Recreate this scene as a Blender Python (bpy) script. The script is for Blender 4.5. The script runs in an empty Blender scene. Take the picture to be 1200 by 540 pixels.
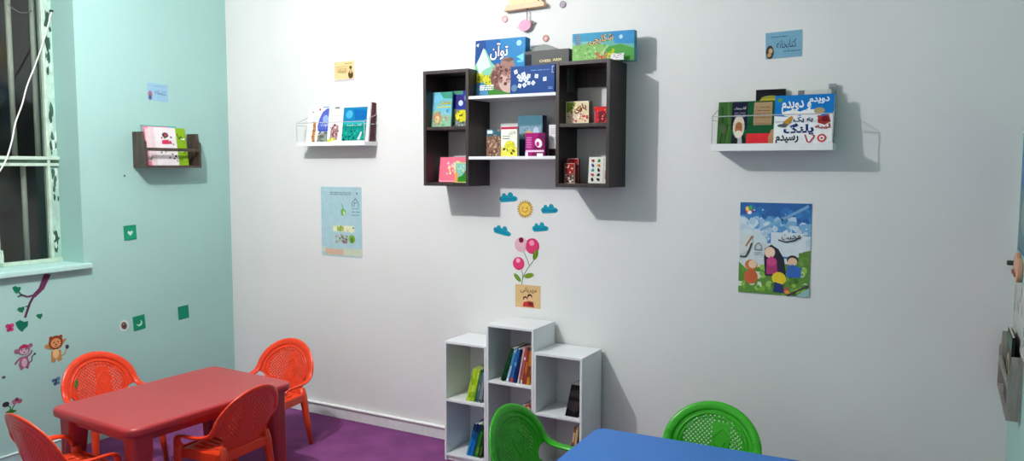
import bpy, bmesh, math, random, unicodedata
from mathutils import Vector, Matrix
random.seed(7)
PI = math.pi
SC = bpy.context.scene
COL = SC.collection

# ------------------------------------------------------------------ camera, world, lights, exposure
cam_d = bpy.data.cameras.new('camera')
cam_d.sensor_width = 36.0
cam_d.lens = 913.46 / 1200 * 36.0
cam_d.clip_start = 0.02
cam = bpy.data.objects.new('camera', cam_d)
COL.objects.link(cam)
PITCH, YAW, ROLL = 0.0810129, -0.50737893, -0.00209747
_fw = Vector((math.sin(YAW)*math.cos(PITCH), math.cos(YAW)*math.cos(PITCH), -math.sin(PITCH)))
_rt = Vector((math.cos(YAW), -math.sin(YAW), 0))
_dn = _fw.cross(_rt)
_r2 = _rt*math.cos(ROLL) + _dn*math.sin(ROLL)
_d2 = -_rt*math.sin(ROLL) + _dn*math.cos(ROLL)
cam.matrix_world = Matrix.Translation((4.280, -3.728, 1.600)) @ Matrix((_r2, -_d2, -_fw)).transposed().to_4x4()
SC.camera = cam

SC.view_settings.view_transform = 'Standard'
SC.view_settings.look = 'None'
SC.view_settings.gamma = 1.0
SC.view_settings.use_curve_mapping = False
SC.view_settings.exposure = 0.0

world = bpy.data.worlds.new('night_sky')
SC.world = world
world.use_nodes = True
world.node_tree.nodes['Background'].inputs['Color'].default_value = (0.02, 0.03, 0.05, 1)
world.node_tree.nodes['Background'].inputs['Strength'].default_value = 0.25

LAMP = (1.51, -1.98, 2.90)
def lamp(name, loc, power, radius, col):
    l = bpy.data.lights.new(name, 'POINT')
    l.energy = power; l.shadow_soft_size = radius; l.color = col
    o = bpy.data.objects.new(name, l); COL.objects.link(o); o.location = loc
    return o
lamp('ceiling_bulb_light', LAMP, 150, 0.032, (0.99, 0.99, 1.0))

# ------------------------------------------------------------------ materials
def lin(c):
    return tuple(((v/255)/12.92 if v/255 <= 0.04045 else ((v/255+0.055)/1.055)**2.4) for v in c)
MATS = {}
def mat(col, rough=0.5, spec=0.5, metal=0.0, var=0.05, scale=30.0, bump=0.0, bscale=40.0, coat=0.0):
    key = (tuple(col), rough, spec, metal, var, scale, bump, bscale, coat)
    if key in MATS: return MATS[key]
    m = bpy.data.materials.new('surface_%02x%02x%02x' % tuple(int(v) for v in col)); m.use_nodes = True
    nt = m.node_tree; b = nt.nodes['Principled BSDF']
    c = lin(col)
    tc = nt.nodes.new('ShaderNodeTexCoord')
    n = nt.nodes.new('ShaderNodeTexNoise'); n.inputs['Scale'].default_value = scale; n.inputs['Detail'].default_value = 3
    nt.links.new(tc.outputs['Object'], n.inputs['Vector'])
    r = nt.nodes.new('ShaderNodeValToRGB')
    r.color_ramp.elements[0].position = 0.3; r.color_ramp.elements[1].position = 0.7
    r.color_ramp.elements[0].color = tuple(v*(1-var) for v in c)+(1,)
    r.color_ramp.elements[1].color = tuple(min(1, v*(1+var)) for v in c)+(1,)
    nt.links.new(n.outputs['Fac'], r.inputs['Fac']); nt.links.new(r.outputs['Color'], b.inputs['Base Color'])
    b.inputs['Roughness'].default_value = rough
    b.inputs['Specular IOR Level'].default_value = spec if rough not in (0.4, 0.45) else 0.12
    b.inputs['Metallic'].default_value = metal
    b.inputs['Coat Weight'].default_value = coat
    if bump:
        n2 = nt.nodes.new('ShaderNodeTexNoise'); n2.inputs['Scale'].default_value = bscale; n2.inputs['Detail'].default_value = 5
        nt.links.new(tc.outputs['Object'], n2.inputs['Vector'])
        bp = nt.nodes.new('ShaderNodeBump'); bp.inputs['Strength'].default_value = bump; bp.inputs['Distance'].default_value = 0.01
        nt.links.new(n2.outputs['Fac'], bp.inputs['Height']); nt.links.new(bp.outputs['Normal'], b.inputs['Normal'])
    MATS[key] = m
    return m

def wood(c1, c2, rough=0.45, name='dark_wood'):
    key = (name, c1, c2)
    if key in MATS: return MATS[key]
    m = bpy.data.materials.new(name); m.use_nodes = True
    nt = m.node_tree; b = nt.nodes['Principled BSDF']
    tc = nt.nodes.new('ShaderNodeTexCoord'); mp = nt.nodes.new('ShaderNodeMapping')
    mp.inputs['Scale'].default_value = (25, 25, 2.5)
    n = nt.nodes.new('ShaderNodeTexNoise'); n.inputs['Scale'].default_value = 2.5; n.inputs['Detail'].default_value = 6; n.inputs['Distortion'].default_value = 0.6
    r = nt.nodes.new('ShaderNodeValToRGB')
    r.color_ramp.elements[0].position = 0.35; r.color_ramp.elements[1].position = 0.7
    r.color_ramp.elements[0].color = lin(c1)+(1,); r.color_ramp.elements[1].color = lin(c2)+(1,)
    nt.links.new(tc.outputs['Object'], mp.inputs['Vector']); nt.links.new(mp.outputs['Vector'], n.inputs['Vector'])
    nt.links.new(n.outputs['Fac'], r.inputs['Fac']); nt.links.new(r.outputs['Color'], b.inputs['Base Color'])
    b.inputs['Roughness'].default_value = rough
    MATS[key] = m
    return m

def wall_mat(name, col, var=0.03, bump=0.25):
    m = bpy.data.materials.new(name); m.use_nodes = True
    nt = m.node_tree; b = nt.nodes['Principled BSDF']
    c = lin(col)
    tc = nt.nodes.new('ShaderNodeTexCoord')
    n = nt.nodes.new('ShaderNodeTexNoise'); n.inputs['Scale'].default_value = 1.6; n.inputs['Detail'].default_value = 6
    nt.links.new(tc.outputs['Object'], n.inputs['Vector'])
    r = nt.nodes.new('ShaderNodeValToRGB')
    r.color_ramp.elements[0].position = 0.3; r.color_ramp.elements[1].position = 0.7
    r.color_ramp.elements[0].color = tuple(v*(1-var) for v in c)+(1,)
    r.color_ramp.elements[1].color = tuple(min(1, v*(1+var)) for v in c)+(1,)
    nt.links.new(n.outputs['Fac'], r.inputs['Fac']); nt.links.new(r.outputs['Color'], b.inputs['Base Color'])
    b.inputs['Roughness'].default_value = 0.55
    b.inputs['Specular IOR Level'].default_value = 0.3
    n2 = nt.nodes.new('ShaderNodeTexNoise'); n2.inputs['Scale'].default_value = 5; n2.inputs['Detail'].default_value = 8
    nt.links.new(tc.outputs['Object'], n2.inputs['Vector'])
    bp = nt.nodes.new('ShaderNodeBump'); bp.inputs['Strength'].default_value = bump; bp.inputs['Distance'].default_value = 0.02
    nt.links.new(n2.outputs['Fac'], bp.inputs['Height']); nt.links.new(bp.outputs['Normal'], b.inputs['Normal'])
    return m

def glass_mat():
    m = bpy.data.materials.new('window_glass'); m.use_nodes = True
    nt = m.node_tree; b = nt.nodes['Principled BSDF']
    b.inputs['Base Color'].default_value = (0.75, 0.85, 0.8, 1)
    b.inputs['Transmission Weight'].default_value = 1.0
    b.inputs['Roughness'].default_value = 0.03
    b.inputs['IOR'].default_value = 1.45
    n = nt.nodes.new('ShaderNodeTexNoise'); n.inputs['Scale'].default_value = 3
    mr = nt.nodes.new('ShaderNodeMapRange'); mr.inputs['To Min'].default_value = 0.02; mr.inputs['To Max'].default_value = 0.12
    nt.links.new(n.outputs['Fac'], mr.inputs['Value']); nt.links.new(mr.outputs['Result'], b.inputs['Roughness'])
    return m

WHITE_WALL = wall_mat('white_wall_paint', (226, 226, 224))
TEAL_WALL = wall_mat('teal_wall_paint', (164, 204, 197))
CEIL = wall_mat('ceiling_paint', (232, 232, 228))
CARPET = mat((128, 70, 122), 0.95, 0.1, var=0.16, scale=6, bump=0.6, bscale=180)
PLASTER_WHITE = mat((225, 225, 224), 0.5, bump=0.1)
DARKW = wood((34, 24, 22), (58, 43, 40))
DARKW2 = wood((58, 48, 42), (88, 76, 66), 0.55, 'walnut_wood')
MELAMINE = mat((226, 228, 230), 0.4, var=0.02, scale=8)
WHITE_METAL = mat((235, 236, 236), 0.35, var=0.01)
RED_TABLE = mat((166, 48, 53), 0.32, 0.5, var=0.03, scale=5, bump=0.04, bscale=300)
ORANGE = mat((226, 62, 26), 0.3, 0.5, var=0.02, scale=4)
GREEN = mat((44, 164, 10), 0.3, 0.5, var=0.02, scale=4)
BLUE_TABLE = mat((30, 110, 194), 0.38, 0.5, var=0.03, scale=5, bump=0.04, bscale=300)
PAGES = mat((226, 220, 206), 0.8)

# ------------------------------------------------------------------ mesh builder
class MB:
    def __init__(s):
        s.v = []; s.f = []; s.m = []; s.mats = []; s.T = Matrix.Identity(4)
    def mi(s, m):
        if m not in s.mats: s.mats.append(m)
        return s.mats.index(m)
    def add(s, vs, fs, m, T=None):
        M = s.T @ T if T is not None else s.T
        k = len(s.v); i = s.mi(m)
        s.v += [tuple(M @ Vector(p)) for p in vs]
        for f in fs: s.f.append(tuple(k+a for a in f)); s.m.append(i)
        return s
    def box(s, x0, y0, z0, x1, y1, z1, m, T=None):
        vs = [(x, y, z) for x in (x0, x1) for y in (y0, y1) for z in (z0, z1)]
        return s.add(vs, [(0,1,3,2),(4,6,7,5),(0,4,5,1),(2,3,7,6),(0,2,6,4),(1,5,7,3)], m, T)
    def prism(s, pts, z0, z1, m, T=None):
        n = len(pts)
        vs = [(x, y, z0) for x, y in pts] + [(x, y, z1) for x, y in pts]
        fs = [tuple(range(n-1, -1, -1)), tuple(range(n, 2*n))] + [(i, (i+1) % n, n+(i+1) % n, n+i) for i in range(n)]
        return s.add(vs, fs, m, T)
    def face(s, pts, m, T=None):
        return s.add(pts, [tuple(range(len(pts)))], m, T)
    def tube(s, path, rad, m, n=10, sq=1.0, up=None, T=None):
        path = [Vector(p) for p in path]; k = len(path)
        if not hasattr(rad, '__len__'): rad = [rad]*k
        vs = []; fs = []; side = None
        for i, p in enumerate(path):
            t = (path[min(i+1, k-1)] - path[max(i-1, 0)]).normalized()
            if side is None:
                u = Vector(up) if up else (Vector((0, 0, 1)) if abs(t.z) < 0.9 else Vector((1, 0, 0)))
                side = t.cross(u).normalized()
            side = (side - t*side.dot(t)).normalized()
            nrm = side.cross(t)
            for j in range(n):
                a = 2*PI*j/n
                vs.append(tuple(p + side*math.cos(a)*rad[i] + nrm*math.sin(a)*rad[i]*sq))
        for i in range(k-1):
            for j in range(n):
                fs.append((i*n+j, i*n+(j+1) % n, (i+1)*n+(j+1) % n, (i+1)*n+j))
        fs.append(tuple(range(n-1, -1, -1))); fs.append(tuple((k-1)*n+j for j in range(n)))
        return s.add(vs, fs, m, T)
    def build(s, name, parent=None, bevel=0.0, smooth=False, seg=2, weld=False):
        me = bpy.data.meshes.new(name)
        me.from_pydata(s.v, [], s.f)
        for m in s.mats: me.materials.append(m)
        me.polygons.foreach_set('material_index', s.m)
        bm = bmesh.new(); bm.from_mesh(me)
        if weld: bmesh.ops.remove_doubles(bm, verts=bm.verts, dist=1e-5)
        bm.to_mesh(me); bm.free()
        o = bpy.data.objects.new(name, me); COL.objects.link(o)
        if parent: o.parent = parent
        if bevel:
            b = o.modifiers.new('b', 'BEVEL'); b.width = bevel; b.segments = seg; b.limit_method = 'ANGLE'; b.angle_limit = math.radians(40)
        if smooth or bevel:
            for p in me.polygons: p.use_smooth = True
            o.modifiers.new('n', 'WEIGHTED_NORMAL') if not smooth else None
        me.update()
        return o

def fixn(o):
    bm = bmesh.new(); bm.from_mesh(o.data); bmesh.ops.recalc_face_normals(bm, faces=bm.faces); bm.to_mesh(o.data); bm.free()
    return o
def tag(o, label, cat, group=None):
    o['label'] = label; o['category'] = cat
    if group: o['group'] = group
    return o
def struct(o):
    o['kind'] = 'structure'; return o
def empty(name, loc=(0, 0, 0), rz=0.0, label=None, cat=None, group=None):
    o = bpy.data.objects.new(name, None); COL.objects.link(o)
    o.empty_display_size = 0.05
    o.location = loc; o.rotation_euler = (0, 0, rz)
    if label: tag(o, label, cat, group)
    return o
def rrect(x0, y0, x1, y1, r, n=6):
    out = []
    for cx, cy, a0 in ((x1-r, y1-r, 0), (x0+r, y1-r, 90), (x0+r, y0+r, 180), (x1-r, y0+r, 270)):
        for i in range(n+1):
            a = math.radians(a0 + 90*i/n)
            out.append((cx+r*math.cos(a), cy+r*math.sin(a)))
    return out

# ------------------------------------------------------------------ lettering (Persian letters joined by hand: initial, medial, final forms)
FORMS = {}
for cp in list(range(0xFB50, 0xFC00)) + list(range(0xFE80, 0xFEFD)):
    d = unicodedata.decomposition(chr(cp)).split()
    if len(d) == 2 and d[0] in ('<initial>', '<medial>', '<final>', '<isolated>'):
        FORMS.setdefault(chr(int(d[1], 16)), {})[d[0][1:-1]] = chr(cp)
def shape(t):
    if all(ord(c) < 0x500 for c in t): return t
    out = []
    for i, c in enumerate(t):
        if c not in FORMS: out.append(c); continue
        prev = i > 0 and t[i-1] in FORMS and 'initial' in FORMS[t[i-1]]
        nxt = 'initial' in FORMS[c] and i+1 < len(t) and t[i+1] in FORMS
        k = 'medial' if prev and nxt else 'final' if prev else 'initial' if nxt else 'isolated'
        out.append(FORMS[c].get(k, c))
    return ''.join(reversed(out))
GLY = {}
def glyphs(t, fat=0.0):
    key = (t, fat)
    if key in GLY: return GLY[key]
    c = bpy.data.curves.new('lettering', 'FONT'); c.body = shape(t); c.resolution_u = 3; c.offset = fat
    o = bpy.data.objects.new('lettering', c); COL.objects.link(o)
    bpy.context.view_layer.update()
    me = bpy.data.meshes.new_from_object(o.evaluated_get(bpy.context.evaluated_depsgraph_get()))
    vs = [(v.co.x, v.co.y) for v in me.vertices]; fs = [tuple(p.vertices) for p in me.polygons]
    bpy.data.objects.remove(o); bpy.data.curves.remove(c); bpy.data.meshes.remove(me)
    if vs:
        x0 = min(v[0] for v in vs); x1 = max(v[0] for v in vs); y0 = min(v[1] for v in vs); y1 = max(v[1] for v in vs)
        vs = [((x-x0)/(x1-x0), (y-y0)/(y1-y0)) for x, y in vs]
    GLY[key] = (vs, fs)
    return GLY[key]

# printed art: shapes in 0..1 over a w x h front, frame T maps (x, depth towards viewer = -y, z)
def clip01(pts):
    for ax, lim, sg in ((0, 0.0, 1), (0, 1.0, -1), (1, 0.0, 1), (1, 1.0, -1)):
        out = []
        for i in range(len(pts)):
            a, b = pts[i-1], pts[i]
            ia, ib = sg*(a[ax]-lim) >= 0, sg*(b[ax]-lim) >= 0
            if ia != ib:
                t = (lim-a[ax])/(b[ax]-a[ax]); out.append((a[0]+(b[0]-a[0])*t, a[1]+(b[1]-a[1])*t))
            if ib: out.append(b)
        pts = out
        if len(pts) < 3: return []
    return pts
def art(mb, w, h, T, shapes, x0=0.0, z0=0.0, rough=0.45):
    eps = 0.0005
    step = 0.00012
    for k, sdef in enumerate(shapes):
        d = -(eps + step*k); kind = sdef[0]
        def P(u, v): return (x0 + u*w, d, z0 + v*h)
        if kind == 'r':
            _, a, b, c, e, col = sdef
            mb.face([P(a, b), P(c, b), P(c, e), P(a, e)], mat(col, rough), T)
        elif kind == 'p':
            q_ = clip01(list(sdef[1]))
            if q_: mb.face([P(*q) for q in q_], mat(sdef[2], rough), T)
        elif kind == 'c':     # circle / ellipse: centre, rx (fraction of width), ry (fraction of height), colour, rotation
            _, cx, cy, rx, ry, col = sdef[:6]; rot = sdef[6] if len(sdef) > 6 else 0
            pts = []
            for i in range(18):
                a = 2*PI*i/18; px, py = rx*w*math.cos(a), ry*h*math.sin(a)
                pts.append((cx + (px*math.cos(rot)-py*math.sin(rot))/w, cy + (px*math.sin(rot)+py*math.cos(rot))/h))
            pts = clip01(pts)
            if pts: mb.face([P(*q) for q in pts], mat(col, rough), T)
        elif kind == 't':     # text in box x0,y0,x1,y1
            _, txt, a, b, c, e, col = sdef[:7]; rot = sdef[7] if len(sdef) > 7 else 0
            fat = sdef[8] if len(sdef) > 8 else 0.0
            vs, fs = glyphs(txt, fat)
            cx, cy = (a+c)/2, (b+e)/2
            V = []
            for u, v in vs:
                px, py = (u-0.5)*(c-a)*w, (v-0.5)*(e-b)*h
                V.append(P(cx+(px*math.cos(rot)-py*math.sin(rot))/w, cy+(px*math.sin(rot)+py*math.cos(rot))/h))
            mb.add(V, fs, mat(col, rough), T)
        elif kind == 's':     # speckle: many small blots in a box: x0,y0,x1,y1,n,size,[cols]
            _, a, b, c, e, n, size, cols = sdef
            rr = random.Random(int(a*1000+n*7+k))
            for i in range(n):
                px, py = rr.uniform(a, c), rr.uniform(b, e); q = size*rr.uniform(0.6, 1.3); ph = rr.uniform(0, 6)
                pts = [(px+q/w*math.cos(ph+j*PI/3)*rr.uniform(.7, 1.2), py+q/h*math.sin(ph+j*PI/3)*rr.uniform(.7, 1.2)) for j in range(6)]
                pts = clip01(pts)
                if not pts: continue
                dd = -(step*0.5*i/n)
                pts = [(x, y+dd, z) for x, y, z in [P(*q) for q in pts]]
                mb.face(pts, mat(cols[i % len(cols)], rough), T)
        elif kind == 'l':     # polyline stroke: pts, width (m), colour
            _, pts, wd, col = sdef
            for (u0, v0), (u1, v1) in zip(pts[:-1], pts[1:]):
                ax, az = u0*w, v0*h; bx, bz = u1*w, v1*h
                L = math.hypot(bx-ax, bz-az) or 1; nx, nz = -(bz-az)/L*wd/2, (bx-ax)/L*wd/2
                ex, ez = (bx-ax)/L*wd*.25, (bz-az)/L*wd*.25
                mb.face([(x0+ax-nx-ex, d, z0+az-nz-ez), (x0+bx-nx+ex, d, z0+bz-nz+ez), (x0+bx+nx+ex, d, z0+bz+nz+ez), (x0+ax+nx-ex, d, z0+az+nz-ez)], mat(col, rough), T)

def scribble(x0, y0, x1, y1, col, n=1, wd=0.0015):   # unreadable small print: short dashes
    out = []
    for i in range(n):
        y = y1 - (y1-y0)*(i+0.5)/n
        a = x0; rr = random.Random(int(x0*997+i*31))
        while a < x1:
            b = min(x1, a + rr.uniform(0.04, 0.12))
            out.append(('l', [(a, y), (b, y)], wd, col)); a = b + 0.025
    return out

# ------------------------------------------------------------------ room shell
ROOM_X, FRONT_Y, CEIL_Z = 4.54, -4.6, 3.12
WZ0, WZ1, WY0, WY1, WD = 1.05, 2.62, -2.55, -1.055, 0.24   # window opening in the left wall

def slab(name, boxes, m):
    b = MB()
    for q in boxes: b.box(*q, m)
    return struct(b.build(name))
slab('floor', [(-0.3, FRONT_Y-0.2, -0.1, ROOM_X+0.2, 0.2, 0)], CARPET)
slab('ceiling', [(-0.3, FRONT_Y-0.2, CEIL_Z, ROOM_X+0.2, 0.2, CEIL_Z+0.1)], CEIL)
slab('wall_back', [(-0.3, 0, 0, ROOM_X+0.2, 0.2, CEIL_Z)], WHITE_WALL)
slab('wall_right', [(ROOM_X, FRONT_Y, 0, ROOM_X+0.2, 0, CEIL_Z)], TEAL_WALL)
slab('wall_front', [(-0.3, FRONT_Y-0.2, 0, ROOM_X+0.2, FRONT_Y, CEIL_Z)], WHITE_WALL)
slab('wall_left', [(-0.3, FRONT_Y, 0, 0, WY0, CEIL_Z), (-0.3, WY1, 0, 0, 0, CEIL_Z),
                   (-0.3, WY0, 0, 0, WY1, WZ0-0.03), (-0.3, WY0, WZ1, 0, WY1, CEIL_Z)], TEAL_WALL)

# baseboards: flat plaster band with a thin bright moulding on top
bb = MB(); bb.box(0.012, -0.010, 0, ROOM_X, 0, 0.072, PLASTER_WHITE); bb.box(0.012, -0.020, 0.070, ROOM_X, 0, 0.082, mat((250, 250, 250), 0.4, var=0.01))
struct(bb.build('baseboard_back', bevel=0.003))
TEALB = mat((168, 206, 200), 0.5, bump=0.1)
bl = MB(); bl.box(0, FRONT_Y, 0, 0.010, 0, 0.072, TEALB); bl.box(0, FRONT_Y, 0.072, 0.014, 0, 0.080, mat((215, 232, 230), 0.4))
struct(bl.build('baseboard_left', bevel=0.003))
br = MB(); br.box(ROOM_X-0.010, FRONT_Y, 0, ROOM_X, -0.016, 0.08, TEALB)
struct(br.build('baseboard_right', bevel=0.003))

# window
wd = empty('window_1', (0, 0, 0)); struct(wd)
SILLM = mat((182, 222, 214), 0.45, bump=0.1, bscale=15)
sl = MB(); sl.box(-WD, WY0-0.03, WZ0-0.032, 0.035, WY1+0.03, WZ0, SILLM)
sl.build('window_sill', wd, bevel=0.006)
FRM = mat((196, 216, 198), 0.5, var=0.12, scale=20)
FRG = mat((60, 92, 70), 0.6, var=0.5, scale=25)
FX = -0.215
f = MB()
y_in = WY1 - 0.068
def fbox(y0, z0, y1, z1, m=FRM, x0=FX-0.02, x1=FX+0.02): f.box(x0, y0, z0, x1, y1, z1, m)
fbox(WY0, WZ0, WY1, WZ0+0.022); fbox(WY0, WZ1-0.03, WY1, WZ1)
fbox(WY0, WZ0, WY0+0.03, WZ1)
fbox(y_in, WZ0, y_in+0.016, WZ1, x1=FX+0.025)
fbox(WY0, 1.635, WY1, 1.655, x1=FX+0.028); fbox(WY0, 1.600, WY1, 1.618); fbox(WY0, 1.618, WY1, 1.635, FRG)
fbox(-1.418, WZ0, -1.396, WZ1, x1=FX+0.022)          # mullion at the picture's edge
f.build('window_frame', wd, bevel=0.003)
pz = MB(); rr = random.Random(3)
pz.box(FX-0.03, y_in+0.016, WZ0, FX+0.005, WY1, WZ1, mat((176, 208, 194), 0.7, var=0.15, scale=20))    # peeling strip between frame and reveal
for i in range(70):
    z = rr.uniform(WZ0+0.01, WZ1-0.03); y = rr.uniform(y_in+0.018, WY1-0.006); q = rr.uniform(0.008, 0.03)
    pts = [(min(WY1-0.001, y+q*0.5*math.cos(a)*rr.uniform(.6, 1.2)), z+q*1.6*math.sin(a)*rr.uniform(.6, 1.2)) for a in [j*PI/3.5 for j in range(7)]]
    pz.face([(FX+0.0058+i*0.00006, p[0], p[1]) for p in pts], mat(((44, 78, 62), (208, 226, 214), (60, 96, 80), (190, 214, 200))[i % 4], 0.7))
pz.build('peeling_strip', wd)
GL = glass_mat()
for z0, z1 in ((WZ0+0.022, 1.60), (1.655, WZ1-0.03)):
    for y0, y1 in ((WY0+0.03, -1.418), (-1.396, y_in)):
        g = MB(); g.box(FX-0.003, y0, z0, FX+0.001, y1, z1, GL); g.build('window_pane', wd)
hd = MB(); hd.box(FX+0.02, -1.412, WZ0+0.022, FX+0.04, -1.392, WZ0+0.075, FRM); hd.box(FX+0.036, -1.407, WZ0+0.05, FX+0.046, -1.397, WZ0+0.095, FRM)
hd.build('window_latch', wd, bevel=0.002)
# dark niche outside with security bars
nt_ = MB(); DKM = mat((66, 72, 74), 0.9, 0.1, var=0.3, scale=3)
nt_.box(-0.95, WY0-0.5, 0.6, -0.9, WY1+0.6, 3.0, DKM)
struct(nt_.build('wall_outside'))
BARM = mat((214, 206, 196), 0.5, var=0.08, scale=12)
def bar(y, z0, z1, r=0.015):
    b = MB(); b.tube([(-0.29, y, z0), (-0.29, y, z1)], r, BARM, 12)
    b.box(-0.305, y-0.018, z0-0.004, -0.275, y+0.018, z0+0.006, BARM)
    return b
gr = empty('window_bars', (0, 0, 0), 0, 'beige painted vertical steel security bars behind the window glass', 'window bars')
for y in (-1.117, -1.247, -1.377, -1.507, -1.637): bar(y, 1.64, WZ1, 0.0145).build('bar', gr, smooth=True)
for y in (-1.206, -1.46, -1.59): bar(y, 1.04, 1.63, 0.0145).build('bar', gr, smooth=True)
for q in ((-0.302, WY0, 1.02, -0.278, WY1, 1.045), (-0.302, WY0, WZ1-0.03, -0.278, WY1, WZ1), (-0.3, WY0, 1.62, -0.284, WY1, 1.645)):
    rb = MB(); rb.box(*q, BARM); rb.build('rail', gr, bevel=0.003)

def spline(pts, n=8):
    out = []; P_ = [Vector(p) for p in pts]; P_ = [P_[0]] + P_ + [P_[-1]]
    for i in range(1, len(P_)-2):
        a, b, c, d = P_[i-1:i+3]
        for j in range(n):
            t = j/n
            out.append(0.5*((2*b) + (c-a)*t + (2*a-5*b+4*c-d)*t*t + (3*b-a-3*c+d)*t**3))
    out.append(P_[-2])
    return out

cb = MB(); cb.tube(spline([(-0.19, -1.060, 2.476), (-0.17, -1.122, 2.313), (-0.15, -1.182, 2.178), (-0.13, -1.250, 2.04), (-0.11, -1.293, 1.934),
    (-0.09, -1.345, 1.826), (-0.07, -1.377, 1.734), (-0.05, -1.418, 1.643), (-0.03, -1.466, 1.576), (-0.01, -1.56, 1.45), (0.012, -1.72, 1.38)]), 0.0042, mat((226, 226, 220), 0.4), 8)
cb.tube([(-0.19, -1.053, 2.476), (-0.185, -1.075, 2.476)], 0.006, mat((60, 60, 58), 0.4, metal=0.8), 8)
tag(cb.build('cable', smooth=True), 'thin white cable hanging loosely from a nail across the front of the window', 'cable')
cb = MB(); cb.tube(spline([(-0.27, -1.255, 2.486), (-0.262, -1.21, 2.456), (-0.262, -1.173, 2.453), (-0.27, -1.125, 2.475)]), 0.003, mat((150, 150, 145), 0.5), 6)
tag(cb.build('wire', smooth=True), 'short grey wire sagging between two bars near the top of the window', 'wire')

# ceiling lamp that lights the room (out of the picture, above the red table)
cl = empty('ceiling_lamp', (LAMP[0], LAMP[1], CEIL_Z), 0, 'bare bulb on a short ceiling cord over the room', 'lamp')
m_ = MB(); m_.tube([(0, 0, 0), (0, 0, -0.012)], 0.05, WHITE_METAL, 20); m_.tube([(0, 0, -0.012), (0, 0, -0.09)], 0.004, WHITE_METAL, 8); m_.build('ceiling_rose', cl, smooth=False)
m_ = MB(); m_.tube([(0, 0, -0.08), (0, 0, -0.14)], 0.018, WHITE_METAL, 14); m_.build('socket', cl)

# ------------------------------------------------------------------ tables
def plastic_table(label, loc, rz, sx, sy, h, m, group):
    t = empty('plastic_table', (loc[0], loc[1], 0), rz, label, 'table', group)
    T = MB(); T.prism(rrect(-sx/2, -sy/2, sx/2, sy/2, 0.055), h-0.045, h, m)
    fixn(T.build('tabletop', t, bevel=0.016, seg=4))
    A = MB(); i = 0.055
    for q in ((-sx/2+i, -sy/2+i, sx/2-i, -sy/2+i+0.012), (-sx/2+i, sy/2-i-0.012, sx/2-i, sy/2-i), (-sx/2+i, -sy/2+i, -sx/2+i+0.012, sy/2-i), (sx/2-i-0.012, -sy/2+i, sx/2-i, sy/2-i)):
        A.box(q[0], q[1], h-0.085, q[2], q[3], h-0.044, m)
    A.build('apron', t, bevel=0.003)
    for a in (-1, 1):
        for b in (-1, 1):
            L = MB(); cx, cy = a*(sx/2-0.068), b*(sy/2-0.080)
            vs = []; n = 0
            prof = rrect(-0.047, -0.047, 0.047, 0.047, 0.018, 4); n = len(prof)
            levels = ((h-0.044, 1.0, 0.0), (h-0.12, 0.98, 0.0), (0.03, 0.66, 0.016), (0.0, 0.68, 0.016))
            for z, k, off in levels:
                for x, y in prof: vs.append((cx+a*off+x*k, cy+b*off+y*k, z))
            fs = [tuple(range(n)), tuple(range(4*n-1, 3*n-1, -1))]
            for l in range(3):
                for j in range(n): fs.append((l*n+j, (l+1)*n+j, (l+1)*n+(j+1) % n, l*n+(j+1) % n))
            L.add(vs, fs, m)
            for d in (-0.014, 0.014):   # moulded flutes on the two outer faces
                L.box(cx+a*0.040+d*0, cy-0.003+d, 0.06, cx+a*0.0485, cy+0.003+d, h-0.13, m)
                L.box(cx-0.003+d, cy+b*0.040, 0.06, cx+0.003+d, cy+b*0.0485, h-0.13, m)
            fixn(L.build('leg', t, bevel=0.002))
    return t
plastic_table('red rectangular plastic children\'s table with rounded corners, ringed by orange chairs', (1.055, -1.268), math.radians(-2.5), 0.630, 0.900, 0.50, RED_TABLE, 'plastic tables')
plastic_table('blue rectangular plastic children\'s table at the bottom of the view, with green chairs', (3.50, -1.025), math.radians(1.5), 0.945, 0.655, 0.50, BLUE_TABLE, 'plastic tables')

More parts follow.
